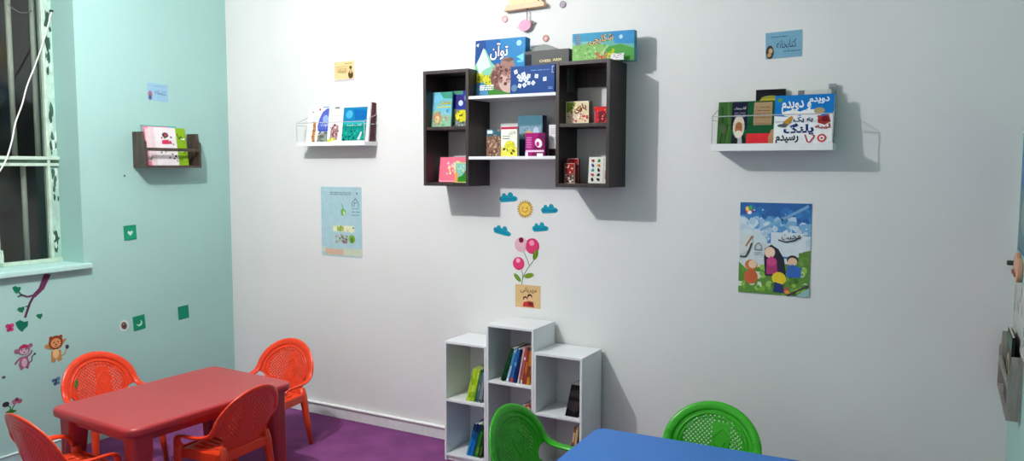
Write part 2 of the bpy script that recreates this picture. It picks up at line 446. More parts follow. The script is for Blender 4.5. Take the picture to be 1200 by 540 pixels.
# ------------------------------------------------------------------ children's armchairs
def back_pt(s, z, off=0.0):
    return Vector((s, 0.110 + (z-0.30)*0.30 - 0.85*s*s + off, z))
CW, CH, ZC = 0.205, 0.170, 0.418      # fan half width, fan height above its centre, centre height
def fan_r(a):
    a = (a + PI) % (2*PI) - PI
    ca, sa = abs(math.cos(a)), math.sin(a)
    up = 1/math.sqrt((ca/CW)**2 + (sa/CH)**2)
    if sa >= 0: return up
    box = min(0.132/max(ca, 1e-4), 0.135/max(-sa, 1e-4))
    k = min(1, math.asin(min(1, -sa))/math.radians(20)); k = k*k*(3-2*k)
    return up*(1-k) + box*k
def make_chair(m, loc, rz, label, group):
    c = empty('plastic_armchair', (loc[0], loc[1], 0), rz, label, 'chair', group)
    # woven-look fan: a fine diagonal grid sheet with real holes
    B = MB(); q = 0.0066; N = 46; idx = {}; vs = []; fs = []
    def vid(i, j):
        if (i, j) not in idx:
            x, z = (i-j)*q*0.7071, (i+j)*q*0.7071
            a = math.atan2(z, x); rr_ = math.hypot(x, z); lim = fan_r(a)*0.985
            if rr_ > lim: x *= lim/rr_; z *= lim/rr_
            idx[(i, j)] = len(vs); vs.append(tuple(back_pt(x, ZC+z)))
        return idx[(i, j)]
    for i in range(-N, N):
        for j in range(-N, N):
            x, z = (i-j)*q*0.7071, (i+j+1)*q*0.7071
            rr_ = math.hypot(x, z); a = math.atan2(z, x); lim = fan_r(a)
            if rr_ > lim*0.985+q*0.6: continue
            fr = math.hypot(x/CW, (z-0.01)/CH) if z > -0.05 else math.hypot(x/0.13, z/0.135)
            hole = False
            if i % 2 == 0 and j % 2 == 0:
                if fr < 0.62 and -0.125 < x < -0.004 + 0.35*min(0, z-0.02) and z > -0.085: hole = True      # lattice field on one side
                elif fr < 0.62 and x > 0.074 and z > -0.05: hole = True                                     # narrow field on the other side
                elif 0.50 < fr < 0.66 and z > 0.035 and (i//2 + j//2) % 2 == 0: hole = True                 # dotted arch above the figure
            if hole: continue
            fs.append((vid(i, j), vid(i+1, j), vid(i+1, j+1), vid(i, j+1)))
    B.add(vs, fs, m)
    o = B.build('backrest', c, smooth=True)
    sd = o.modifiers.new('s', 'SOLIDIFY'); sd.thickness = 0.006; sd.offset = 0
    # broad rounded outer band and the raised ring round the lattice
    Rm = MB(); path = []
    for i in range(49):
        a = math.radians(4 + 172*i/48); q_ = fan_r(a)*0.925
        path.append(back_pt(q_*math.cos(a), ZC+q_*math.sin(a)))
    Rm.tube(path, [0.0195]*49, m, 12, sq=0.38, up=(0, 1, 0))
    for k_, w_ in ((0.74, 0.0045), (0.66, 0.0030)):
        path = []
        for i in range(33):
            a = math.radians(-14 + 208*i/32); q_ = (fan_r(a) if math.sin(a) > 0 else CW/(1+0.0*a))*k_
            path.append(back_pt(q_*math.cos(a), ZC+q_*math.sin(a), -0.003))
        Rm.tube(path, w_, m, 6)
    for s in (-1, 1):      # side edges of the lower panel
        Rm.tube([back_pt(s*0.150, ZC-0.030), back_pt(s*0.132, ZC-0.055), back_pt(s*0.129, ZC-0.09), back_pt(s*0.128, ZC-0.13)], [0.006, 0.007, 0.007, 0.007], m, 8)
    fig = [back_pt(0.036+0.034*math.cos(t_)*(1+0.18*math.sin(3*t_)), ZC+0.012+0.050*math.sin(t_)*(1+0.12*math.cos(4*t_)), -0.0035) for t_ in [2*PI*i/36 for i in range(37)]]
    Rm.tube(fig, 0.0028, m, 6)
    Rm.tube([back_pt(0.036-0.018, ZC+0.02, -0.0035), back_pt(0.036, ZC-0.004, -0.0045), back_pt(0.036+0.018, ZC+0.02, -0.0035)], 0.0026, m, 6)
    Rm.build('back_rim', o, smooth=True)
    for s in (-1, 1):
        A = MB()
        q1, q0 = [back_pt(s*fan_r(math.radians(t_))*0.925*math.cos(math.radians(t_)), ZC+fan_r(math.radians(t_))*0.925*math.sin(math.radians(t_))) for t_ in (4, 14)]
        p = [q0, q1, Vector((s*0.196, 0.095, 0.400)), Vector((s*0.203, 0.055, 0.386)), Vector((s*0.208, 0.0, 0.381)), Vector((s*0.206, -0.055, 0.380)),
             Vector((s*0.199, -0.098, 0.372)), Vector((s*0.190, -0.118, 0.345)), Vector((s*0.180, -0.125, 0.298))]
        sp = spline(p, 6)
        rad_ = [0.0195 - 0.0035*min(1, i/len(sp)*1.6) for i in range(len(sp))]
        A.tube(sp, rad_, m, 12, sq=0.5, up=(0, 1, 0))
        A.build('armrest', c, smooth=True)
    # slotted seat
    S = MB(); NX, NY = 27, 10
    def sp_(i, j):
        u = i/NX*2-1; v = j/NY
        hw = 0.172 - 0.022*v
        x = u*hw; y = -0.150 + 0.270*v - 0.010*(abs(u)**3)*(1 if v > .5 else -1)
        z = 0.302 - 0.010*(1-u*u)*math.sin(PI*min(1, v*1.05)) - (0.014*(1-v/0.12) if v < 0.12 else 0)
        return (x, y, z)
    vs = [sp_(i, j) for j in range(NY+1) for i in range(NX+1)]
    fs = []
    for j in range(NY):
        for i in range(NX):
            if 2 <= j <= NY-3 and i % 3 == 1 and 3 < i < NX-4 and j != 5: continue
            k = j*(NX+1)+i; fs.append((k, k+1, k+NX+2, k+NX+1))
    S.add(vs, fs, m)
    o = S.build('seat', c, smooth=True); sd = o.modifiers.new('s', 'SOLIDIFY'); sd.thickness = 0.006; sd.offset = -1
    K = MB()
    for (x0, y0), (x1, y1) in (((-0.168, -0.152), (0.168, -0.152)), ((0.170, -0.152), (0.150, 0.118)), ((-0.170, -0.152), (-0.150, 0.118)), ((-0.150, 0.118), (0.150, 0.118))):
        d = Vector((x1-x0, y1-y0, 0)).normalized(); nn = Vector((-d.y, d.x, 0))*0.003
        K.add([tuple(Vector((x, y, z))+nn*q) for x, y in ((x0, y0), (x1, y1)) for z in (0.258, 0.298) for q in (-1, 1)],
              [(0,1,3,2),(4,6,7,5),(0,4,5,1),(2,3,7,6),(0,2,6,4),(1,5,7,3)], m)
    K.build('seat_rim', c, bevel=0.002)
    for s in (-1, 1):
        L = MB(); L.tube([(s*0.174, -0.130, 0.325), (s*0.174, -0.132, 0.28), (s*0.184, -0.146, 0.12), (s*0.193, -0.156, 0.0)], [0.024, 0.025, 0.019, 0.014], m, 8, sq=0.8); L.build('leg', c, smooth=True)
        L = MB(); L.tube([(s*0.135, 0.108, 0.33), (s*0.140, 0.110, 0.28), (s*0.156, 0.125, 0.12), (s*0.166, 0.140, 0.0)], [0.018, 0.025, 0.018, 0.013], m, 8, sq=0.8); L.build('leg', c, smooth=True)
    return c
RG, GG = 'orange armchairs round the red table', 'green armchairs round the blue table'
rad = math.radians
make_chair(ORANGE, (0.965, -0.590), rad(4), 'orange child\'s armchair nearest the white wall, at the red table\'s far end', RG)
ca = make_chair(ORANGE, (0.450, -1.205), rad(86), 'orange child\'s armchair between the teal wall and the red table', RG)
make_chair(ORANGE, (1.010, -1.800), rad(176), 'orange child\'s armchair at the left edge of the view, seen from behind', RG)
make_chair(ORANGE, (1.345, -1.225), rad(-86), 'orange child\'s armchair seen from behind at the red table\'s near long side', RG)
make_chair(GREEN, (2.875, -0.925), rad(86), 'green child\'s armchair in front of the white cube shelves', GG)
make_chair(GREEN, (3.456, -0.610), rad(2), 'green child\'s armchair behind the blue table, against the bare white wall', GG)
lf = MB(); q = [back_pt(-0.120+0.012*math.cos(a) + 0.006*math.sin(a), 0.455+0.022*math.sin(a), -0.010) for a in [2*PI*i/12 for i in range(12)]]
lf.face([tuple(p) for p in q], mat((58, 110, 40), 0.5)); o = lf.build('leaf_sticker', ca); o['label'] = 'small green leaf sticker'

# ------------------------------------------------------------------ cube shelves on the floor
def cube_unit(label, x0, x1, h, shelf_z, depth=0.265):
    w = x1-x0; t = 0.013
    c = empty('cube_shelf', ((x0+x1)/2, -0.018, 0), 0, label, 'shelf', 'white cube shelves')
    hw = w/2; d = depth - 0.018
    for s in (-1, 1):
        b = MB(); b.box(min(s*hw, s*(hw-t)), -d, 0, max(s*hw, s*(hw-t)), 0, h-t, MELAMINE); b.build('side_panel', c, bevel=0.0012)
    b = MB(); b.box(-hw, -d, h-t, hw, 0, h, MELAMINE); b.build('top_panel', c, bevel=0.0012)
    b = MB(); b.box(-hw+t, -d, 0.025, hw-t, -0.004, 0.025+t, MELAMINE); b.box(-hw+t, -d+0.01, 0, hw-t, -d+0.02, 0.025, MELAMINE); b.build('bottom_panel', c, bevel=0.0012)
    for z in shelf_z:
        b = MB(); b.box(-hw+t, -d, z-t, hw-t, -0.004, z, MELAMINE); b.build('shelf', c, bevel=0.0012)
    b = MB(); b.box(-hw+t, -0.004, 0.025, hw-t, 0, h-t, MELAMINE); b.build('back_panel', c)
    return c
cube_unit('lower white cube shelf on the left of the group, lime green books inside', 1.935, 2.200, 0.661, (0.342,))
cube_unit('tallest white cube shelf, in the middle of the group', 2.201, 2.482, 0.779, (0.480,))
cube_unit('lower white cube shelf on the right of the group, black books inside', 2.483, 2.752, 0.662, (0.350,))

def shelf_book(x_piv, z, lean, h, t, d, col, yfront, label, group, stripes=None):
    b = MB(); m = mat(col, 0.4, var=0.08, scale=60)
    b.box(-t, 0, 0, 0, 0.0012, h, m); b.box(-t, 0.0012, 0, -t+0.0012, d, h, m); b.box(-0.0012, 0.0012, 0, 0, d, h, m)
    if stripes:
        for (z0, z1, c2) in stripes: b.face([(-t+0.001, -0.0003, z0*h), (-0.001, -0.0003, z0*h), (-0.001, -0.0003, z1*h), (-t+0.001, -0.0003, z1*h)], mat(c2, 0.4))
    o = b.build('book'); o.location = (x_piv, yfront, z); o.rotation_euler = (0, lean, 0)
    p = MB(); p.box(-t+0.0012, 0.0012, 0.003, -0.0012, d-0.003, h-0.003, PAGES); p.build('pages', o)
    tag(o, label, 'book', group)
    return o
ORD = ['rightmost', 'second from the right', 'third from the right', 'fourth from the right', 'fifth from the right', 'sixth from the right', 'seventh from the right', 'eighth from the right']
def row(xwall, z, specs, yfront, where, group):
    # specs from right to left: (h, t, d, colour, colour word, stripes, lean); each leans on its right neighbour
    prev = None
    for k, (h, t, d, col, word, st, a) in enumerate(specs):
        if prev is None: x = xwall - 0.002 - h*math.sin(a)
        else:
            px, ph, pt, pa = prev
            H = min(h*math.cos(a), ph*math.cos(pa) + pt*math.sin(pa))
            xl = px - pt*math.cos(pa) + (H - pt*math.sin(pa))*math.tan(pa)
            x = min(xl - H*math.tan(a), px - pt/math.cos(a)) - 0.0008
        prev = (x, h, t, a)
        lab = '%s book leaning in %s%s' % (word, where, '' if [q[4] for q in specs].count(word) == 1 else ', ' + ORD[k])
        shelf_book(x, z+0.0005, a, h, t, d, col, yfront, lab, group, st)
r = math.radians
row(2.187, 0.342, [(.165, .018, .13, (120, 132, 138), 'grey spined', [(.05, .09, (40, 46, 50))], r(11)), (.165, .011, .13, (72, 104, 112), 'grey teal', [(.06, .1, (30, 34, 40)), (.4, .6, (120, 140, 150))], r(12)),
    (.18, .008, .15, (70, 120, 60), 'narrow green', None, r(13.5)),
    (.185, .011, .15, (172, 204, 40), 'lime green', [(.1, .3, (120, 168, 30)), (.7, .9, (205, 226, 90))], r(14)), (.185, .011, .15, (150, 190, 36), 'yellow green', [(.3, .5, (205, 222, 96))], r(14)),
    (.185, .011, .15, (182, 212, 52), 'lime green', [(.1, .25, (110, 160, 30)), (.5, .7, (130, 176, 30))], r(14)), (.185, .010, .15, (176, 208, 60), 'pale lime green', [(.6, .8, (120, 164, 40))], r(14))],
    -0.240, 'the left cube\'s upper space', 'books in the left upper space')
row(2.187, 0.038, [(.165, .014, .15, (46, 60, 30), 'dark olive', [(.1, .4, (70, 110, 50))], r(12)), (.19, .016, .15, (44, 120, 40), 'green', [(.1, .3, (100, 160, 40)), (.8, 1, (20, 40, 50))], r(14)),
    (.19, .010, .15, (20, 84, 60), 'dark green', [(.75, 1, (18, 32, 50))], r(14)),
    (.19, .020, .15, (30, 110, 190), 'bright blue', [(.5, .75, (24, 74, 130)), (.75, 1, (16, 30, 60))], r(15)), (.19, .014, .15, (24, 130, 190), 'sky blue', [(.55, .8, (30, 90, 130)), (.8, 1, (18, 36, 60))], r(16))],
    -0.240, 'the left cube\'s lower space', 'books in the left lower space')
row(2.469, 0.480, [(.20, .0165, .15, (196, 120, 44), 'ochre', [(.2, .5, (120, 50, 40)), (.9, 1, (30, 60, 60))], r(7)), (.20, .0145, .15, (150, 60, 44), 'red brown', [(.3, .6, (190, 110, 60)), (.9, 1, (20, 60, 60))], r(8)),
    (.20, .0125, .15, (170, 84, 74), 'rust red', [(.65, .72, (230, 220, 220)), (0, .1, (200, 200, 200))], r(9)), (.195, .009, .15, (206, 170, 180), 'pale pink', [(0, .12, (226, 226, 226))], r(11)),
    (.185, .0155, .15, (24, 40, 84), 'navy', [(.8, 1, (16, 24, 40))], r(13)), (.185, .018, .15, (34, 96, 160), 'blue', [(0, .12, (200, 60, 50)), (.5, .6, (90, 150, 200))], r(14)),
    (.18, .014, .15, (150, 178, 206), 'pale blue', [(.5, .9, (60, 120, 180)), (0, .1, (220, 224, 230))], r(16)), (.19, .018, .15, (16, 66, 30), 'dark green', [(0, .15, (10, 36, 16))], r(20))],
    -0.240, 'the middle cube\'s upper space', 'books in the middle upper space')
row(2.469, 0.038, [(.330, .012, .15, (96, 60, 44), 'brown', None, r(6)), (.340, .010, .15, (150, 56, 50), 'brick red', [(.8, .95, (220, 200, 170))], r(7)), (.330, .010, .15, (214, 200, 160), 'cream', None, r(8)),
    (.338, .010, .15, (190, 70, 70), 'rose red', [(.6, .9, (226, 216, 190))], r(8)), (.326, .011, .15, (226, 214, 180), 'ivory', [(.85, 1, (190, 80, 70))], r(9)), (.330, .014, .15, (30, 60, 34), 'dark green', None, r(10))],
    -0.240, 'the middle cube\'s lower space', 'books in the middle lower space')
row(2.739, 0.350, [(.165, .0105, .14, (22, 20, 22), 'black', [(.2, .5, (70, 66, 64)), (.6, .8, (54, 50, 50))], r(9))] + [(.168, .0105, .14, c_, 'black', [(.15+.03*i, .5, (74-6*i, 66-4*i, 62)), (.62, .85-.02*i, (60, 58, 58+3*i))], r(10+.6*i)) for i, c_ in enumerate(((26, 22, 22), (18, 18, 22), (28, 24, 24), (20, 20, 20)))],
    -0.235, 'the right cube\'s upper space', 'black books in the right upper space')
row(2.739, 0.038, [(.272, .012, .15, (60, 40, 34), 'dark brown', None, r(6)), (.272, .012, .15, (200, 170, 120), 'tan', None, r(8)), (.262, .012, .15, (120, 76, 50), 'brown', [(.7, .9, (206, 176, 130))], r(9))],
    -0.235, 'the right cube\'s lower space', 'books in the right lower space')

# ------------------------------------------------------------------ dark wall shelf: two open boxes joined by two white boards
ws = empty('wall_shelf_unit', (0, 0, 0), 0, 'dark brown wall shelf of two open boxes joined by two white boards', 'shelf')
D = 0.220; TH = 0.018
def module(x0, x1, zt, zb, zs):
    for xa in (x0, x1-TH):
        b = MB(); b.box(xa, -D, zb, xa+TH, 0, zt, DARKW); b.build('side_panel', ws, bevel=0.001)
    for z0, nm in ((zt-TH, 'top_panel'), (zb, 'bottom_panel'), (zs-TH/2, 'shelf')):
        b = MB(); b.box(x0+TH, -D+(0.0 if nm != 'shelf' else 0.003), z0, x1-TH, 0, z0+TH, DARKW); b.build(nm, ws, bevel=0.001)
    b = MB(); b.box(x0+TH, -0.016, zt-TH-0.09, x1-TH, 0, zt-TH, DARKW); b.build('hanging_rail', ws)
module(1.775, 2.066, 2.116, 1.498, 1.808)
module(2.576, 2.862, 2.116, 1.502, 1.806)
for z0 in (1.955, 1.640):
    b = MB(); b.box(2.0665, -D-0.001, z0, 2.5755, 0, z0+0.016, MELAMINE); b.build('white_board', ws, bevel=0.001)['label'] = 'white board'

def thing_box(name, label, cat, x, y, z, w, h, t, col, shapes, group=None, lean=0.0, rz=0.0, book=False, side=None, parent=None, rough=0.4):
    """front-facing printed box or book; (x, y, z) is the bottom back edge centre; front faces -y before rz"""
    T = Matrix.Translation((0, -t, 0)); b = MB()
    m = mat(col, rough)
    if book:
        c = 0.0015
        b.box(-w/2, -t, 0, w/2, -t+c, h, m); b.box(-w/2, -c, 0, w/2, 0, h, m); b.box(w/2-c, -t+c, 0, w/2, -c, h, m)
    else:
        b.box(-w/2, -t, 0, w/2, 0, h, mat(side, rough) if side else m)
        if side: b.face([(-w/2, -t-0.0003, 0), (w/2, -t-0.0003, 0), (w/2, -t-0.0003, h), (-w/2, -t-0.0003, h)], m)
    art(b, w, h, T, shapes, x0=-w/2, rough=rough)
    o = b.build(name)
    o.location = (x, y, z)
    o.rotation_euler = Matrix.Rotation(rz, 3, 'Z').to_euler() if not lean else (Matrix.Rotation(rz, 3, 'Z') @ Matrix.Rotation(-lean, 3, 'X')).to_euler()
    if book and t > 0.004:
        p = MB(); p.box(-w/2+0.002, -t+0.0015, 0.002, w/2-0.0015, -0.0015, h-0.002, PAGES); p.build('pages', o)
    tag(o, label, cat, group)
    if parent: o.parent = parent
    return o
W, K_ = (240, 240, 238), (24, 24, 28)
UP, LO = 1.9712, 1.6562           # tops of the two white boards
S1, S2, B1, B2 = 1.8172, 1.8152, 1.5162, 1.5202

# -- top board
big = [('p', [(0, .55), (.2, .85), (.34, .6), (.45, .5), (.45, 0), (0, 0)], (128, 190, 160)), ('p', [(.04, .58), (.17, .86), (.27, .66), (.33, .52), (.2, .48), (.1, .4)], (205, 226, 228)),
    ('p', [(0, .42), (.3, .36), (.5, .3), (.5, 0), (0, 0)], (196, 196, 40)), ('p', [(0, .26), (.3, .2), (1, .12), (1, 0), (0, 0)], (56, 120, 40)), ('s', .02, .24, .34, .42, 26, .006, [(230, 214, 60), (150, 160, 30), (90, 120, 40)]),
    ('p', [(.02, .02), (.02, .24), (.2, .25), (.3, .06), (.3, .02)], (70, 130, 170)),
    ('c', .58, .32, .25, .24, (112, 74, 66)), ('c', .72, .24, .22, .2, (190, 160, 150)), ('c', .66, .5, .15, .17, (150, 112, 100)), ('s', .38, .18, .78, .55, 50, .009, [(80, 44, 42), (140, 96, 86), (170, 130, 118), (104, 62, 58)]),
    ('p', [(.55, .62), (.74, .66), (.8, .62), (.7, .58)], (96, 76, 70)),
    ('t', 'توآن', .30, .62, .68, .94, (20, 40, 120), 0, .08), ('t', 'توآن', .31, .63, .67, .93, W, 0, .02), ('c', .88, .9, .05, .05, (160, 214, 246)), ('p', [(.02, .92), (.08, .95), (.06, .88)], W), ('r', .86, .56, .97, .6, (90, 190, 226)), ('p', [(.84, .66), (.98, .72), (.98, .58)], (120, 206, 232))]
big += scribble(.12, .1, .4, .2, W, 3, .006)
thing_box('game_box', 'large blue game box with a mountain scene, leftmost on the top white board', 'box', 2.203, -0.092, UP, .302, .297, .052, (26, 132, 200), [('r', 0, .5, .3, 1, (14, 66, 134)), ('p', [(.2, 1), (.3, .5), (.55, .5), (.5, 1)], (10, 92, 160)), ('p', [(.5, 1), (.55, .4), (1, .4), (1, 1)], (6, 122, 180))]+big, 'boxes on the top white board', lean=r(4), side=(24, 116, 176))
tiles = []
for tx, ty, q in ((.12, .8, .1), (.3, .68, .12), (.42, .62, .1), (.24, .52, .12), (.36, .5, .12), (.33, .3, .1), (.22, .28, .1), (.6, .6, .1), (.53, .36, .1), (.79, .48, .1), (.43, .36, .09), (.33, .58, .1), (.2, .62, .1)):
    a = q*0.80; ro = tx*9
    pts = [(tx+a*.42*math.cos(ro+i*PI/2), ty+a*.42*math.sin(ro+i*PI/2)*2.0) for i in range(4)]
    tiles.append(('p', [(tx+a*.68*math.cos(ro+i*PI/2), ty+a*.68*math.sin(ro+i*PI/2)*1.9) for i in range(4)], (224, 232, 244)))
    tiles.append(('p', [(tx+(p[0]-tx)*.5, ty+(p[1]-ty)*.5) for p in pts], (140, 160, 190)))
tiles += [('c', .1, .2, .07, .13, (90, 130, 160)), ('l', [(.99, .92), (.95, .92), (.95, .7), (.99, .7)], .003, (190, 205, 235))] + scribble(.48, .78, .9, .84, (120, 160, 220), 1, .003) + scribble(.88, .1, .97, .2, (150, 170, 220), 2, .003)
thing_box('game_box', 'dark blue game box printed with white letter tiles, in front on the top white board', 'box', 2.435, -0.165, UP, .250, .138, .042, (6, 62, 130), tiles, 'boxes on the top white board', lean=r(3), side=(12, 52, 130))
thing_box('game_box', 'grey game box with cream lettering, standing behind the blue letter tile box', 'box', 2.478, -0.050, UP, .250, .222, .080, (92, 92, 90),
    [('r', .0, .0, .16, .93, (14, 22, 40)), ('r', .16, .62, 1, .68, (60, 62, 70))] + [('t', 'CHESS', .34, .73, .60, .79, (232, 214, 170), 0, .03), ('t', 'ARM', .64, .74, .84, .80, (232, 220, 150), 0, .03)], 'boxes on the top white board', side=(70, 74, 74))
b = MB(); pts = [(-.10, 0), (.10, 0), (.085, .014), (.04, .032), (.012, .038), (-.03, .030), (-.07, .016)]
b.prism(pts, 0, .03, mat((138, 142, 138), 0.6), Matrix.Rotation(PI/2, 4, 'X'))
o = fixn(b.build('folded_bag', bevel=0.003)); o.location = (2.425, -0.055, 2.1937)
tag(o, 'small grey soft mound lying on the grey game box', 'bag')
gb = [('r', 0, .72, 1, 1, (74, 160, 198)), ('r', 0, .58, .5, .72, (140, 196, 200)), ('p', [(.6, 1), (1, 1), (1, .55), (.7, .6)], (66, 146, 200)), ('p', [(0, .6), (.3, .66), (.6, .55), (.6, 0), (0, 0)], (138, 190, 110)), ('p', [(.55, 0), (.55, .5), (.8, .56), (1, .4), (1, 0)], (86, 160, 76)),
    ('r', 0, 0, .75, .08, (150, 110, 80)), ('s', .05, .1, .6, .55, 40, .007, [(160, 205, 140), (110, 170, 90), (180, 210, 150)]), ('s', .38, .08, .55, .35, 14, .007, [(204, 96, 70), (190, 130, 90)]), ('s', .58, .1, .74, .4, 12, .008, [(214, 206, 50), (180, 190, 40)]),
    ('p', [(.05, .6), (.05, .96), (.14, .96), (.14, .6)], (120, 150, 170)), ('t', 'شکارچی', .26, .58, .68, .92, (60, 40, 30), .12, .07), ('t', 'شکارچی', .27, .59, .67, .91, (230, 196, 140), .12, .02), ('c', .79, .8, .03, .07, (190, 224, 240))] + scribble(.03, .66, .13, .94, (60, 100, 140), 4, .002)
thing_box('game_box', 'long light blue and green game box on top of the right dark box', 'box', 2.776, -0.070, 2.1165, .318, .145, .045, (110, 180, 170), gb, 'boxes on the dark wall shelf', side=(70, 140, 160), rz=r(4))
b = MB(); b.prism([(-.035, .0), (.032, -.004), (.03, .018), (.036, .03), (.005, .026), (-.024, .03), (-.036, .018)], 0, .004, mat((232, 228, 230), .5), Matrix.Rotation(PI/2, 4, 'X'))
for px, pz_ in ((-.018, .012), (.0, .016), (-.006, .006), (.012, .02), (-.02, .02)): b.box(px, -.0048, pz_, px+.009, -.0042, pz_+.003, mat((140, 60, 90), .5))
o = fixn(b.build('paper_label')); o.location = (2.865, -0.134, 2.1215); o.rotation_euler = (0, 0, r(4)); tag(o, 'crumpled white paper label in front of the long green box', 'label')

# -- lower board
pieces = [('s', .02, .02, .98, .72, 90, .0065, [(150, 110, 84), (112, 70, 60), (190, 160, 130), (120, 120, 110), (90, 60, 60)]), ('r', 0, .75, 1, 1, (52, 92, 110)), ('r', .06, .84, .36, .96, (220, 232, 232)), ('s', .4, .76, .95, .98, 10, .005, [(90, 140, 150), (150, 120, 100)])]
thing_box('puzzle_box', 'small box covered in brown puzzle pieces, leftmost on the lower white board', 'box', 2.198, -0.135, LO, .103, .142, .035, (126, 92, 76), pieces, 'boxes on the lower white board', side=(70, 74, 70))
wy = [('r', 0, .9, 1, .98, (190, 40, 80)), ('r', 0, .0, 1, .3, (226, 216, 90)), ('c', .55, .32, .34, .2, (214, 206, 60)), ('s', .1, .06, .9, .28, 10, .006, [(70, 70, 30), (240, 236, 160), (120, 100, 30)]), ('s', .3, .25, .8, .48, 10, .006, [(236, 230, 90), (190, 190, 50)])] + [('t', 'بازی', .5, .72, .9, .86, (90, 120, 60))] + scribble(.12, .55, .55, .7, (90, 90, 90), 2, .003)
thing_box('card_box', 'white and yellow card box with a red top stripe on the lower white board', 'box', 2.293, -0.165, LO, .096, .155, .022, (236, 236, 224), wy, 'boxes on the lower white board', side=(220, 220, 206))
te = [('r', 0, .78, 1, 1, (76, 120, 138)), ('r', .05, .45, .95, .74, (130, 160, 180)), ('c', .45, .55, .2, .08, (200, 170, 110)), ('c', .75, .62, .12, .09, (190, 205, 225)), ('r', .0, .0, 1, .42, (30, 54, 80)), ('c', .5, .25, .18, .14, (150, 100, 70)), ('s', .1, .45, .9, .75, 14, .005, [(170, 190, 200), (90, 120, 150)])]
thing_box('game_box', 'tall teal and grey game box at the back of the lower white board', 'box', 2.372, -0.055, LO, .145, .212, .05, (96, 132, 152), te, 'boxes on the lower white board', side=(52, 50, 84))
ma = [('p', [(.3, 0), (.55, .6), (.7, 1), (1, 1), (1, 0)], (116, 22, 80)), ('c', .68, .56, .17, .2, (240, 228, 236), .5), ('c', .64, .52, .08, .1, (190, 40, 120)), ('r', .02, .18, .95, .26, (230, 200, 224)), ('r', .0, .0, .14, .17, (234, 226, 236)), ('r', .6, .0, .9, .12, (236, 230, 240)), ('r', .08, .3, .3, .8, (176, 60, 150))] + scribble(.06, .35, .34, .85, (226, 160, 200), 5, .0025)
thing_box('card_box', 'magenta card box with a white drop shape on the lower white board', 'box', 2.442, -0.150, LO, .112, .118, .032, (160, 28, 110), ma, 'boxes on the lower white board', side=(70, 20, 60))
thing_box('card_box', 'narrow white card box with a black foot, rightmost on the lower white board', 'box', 2.530, -0.100, LO, .072, .160, .028, (226, 224, 226), [('r', 0, 0, 1, .24, (36, 26, 30)), ('r', .2, .5, .8, .62, (200, 198, 204))] + scribble(.15, .7, .85, .9, (150, 150, 160), 3, .002), 'boxes on the lower white board', side=(200, 198, 200))

# -- left dark box
a1 = [('p', [(0, .4), (.3, .5), (1, .35), (1, 0), (0, 0)], (130, 176, 150)), ('p', [(.4, 1), (.6, .82), (1, .8), (1, 1)], (60, 140, 120)), ('r', .0, .5, .06, 1, (200, 230, 230)), ('c', .36, .26, .2, .17, (176, 136, 96)), ('c', .36, .22, .11, .1, (206, 170, 130)), ('s', .1, .05, .9, .3, 20, .006, [(110, 150, 90), (196, 196, 130), (190, 110, 90)]),
      ('s', .45, .35, .95, .5, 8, .008, [(70, 130, 180), (120, 180, 210)]), ('t', 'داستان', .42, .6, .98, .78, (40, 60, 60), 0, .05), ('t', 'داستان', .43, .61, .97, .77, (230, 220, 70), 0, .01), ('c', .25, .8, .13, .1, (110, 180, 206)), ('r', .3, .55, .95, .58, (206, 200, 60))]
thing_box('book', 'pale blue picture book with a yellow title, on the left dark box\'s upper shelf', 'book', 1.852, -0.160, S1, .140, .190, .012, (104, 176, 196), a1, 'books in the left dark box', book=True, lean=r(6))
a2 = [('r', 0, .5, 1, 1, (34, 52, 140)), ('p', [(0, .5), (1, .44), (1, 0), (0, 0)], (110, 120, 110)), ('c', .35, .72, .22, .16, (50, 30, 110)), ('c', .4, .66, .12, .08, (190, 206, 240)), ('c', .72, .8, .16, .1, (90, 120, 160)), ('c', .5, .3, .34, .17, (206, 196, 34)), ('s', .15, .15, .85, .42, 16, .007, [(226, 216, 60), (150, 160, 40), (90, 100, 40)]), ('r', .0, .9, .5, 1, (70, 130, 110)), ('s', .1, .04, .9, .14, 10, .006, [(50, 70, 50), (150, 160, 170)])]
thing_box('book', 'dark blue and yellow picture book beside the pale blue one in the left dark box', 'book', 1.972, -0.130, S1, .125, .195, .010, (60, 70, 130), a2, 'books in the left dark box', book=True, lean=r(5))
a3 = [('s', .3, .3, .98, .8, 40, .008, [(236, 214, 170), (240, 190, 190), (236, 226, 150), (190, 200, 190)]), ('r', .02, .02, .98, .05, (248, 190, 200)), ('l', [(.45, .7), (.6, .85), (.72, .7), (.85, .8)], .003, (110, 150, 150)), ('l', [(.3, .55), (.5, .62), (.65, .5)], .003, (240, 230, 160))]
thing_box('book', 'pink picture book standing at the bottom of the left dark box', 'book', 1.902, -0.125, B1, .170, .138, .012, (232, 112, 136), a3, 'books in the left dark box', book=True, lean=r(8))
a4 = [('r', .03, .04, .97, .96, (130, 186, 170)), ('p', [(.2, .04), (.97, .04), (.97, .6), (.75, .62), (.5, .35), (.2, .25)], (40, 130, 34)), ('p', [(.7, .6), (.97, .9), (.97, .5), (.75, .3)], (150, 60, 50)), ('r', .03, .04, .2, .5, (226, 150, 60)), ('s', .1, .5, .6, .9, 10, .005, [(226, 226, 180), (170, 206, 200)])]
thing_box('picture_card', 'small green and blue picture card in front of the pink book', 'card', 1.995, -0.165, B1, .092, .108, .010, (214, 206, 120), a4, 'books in the left dark box', lean=r(4))

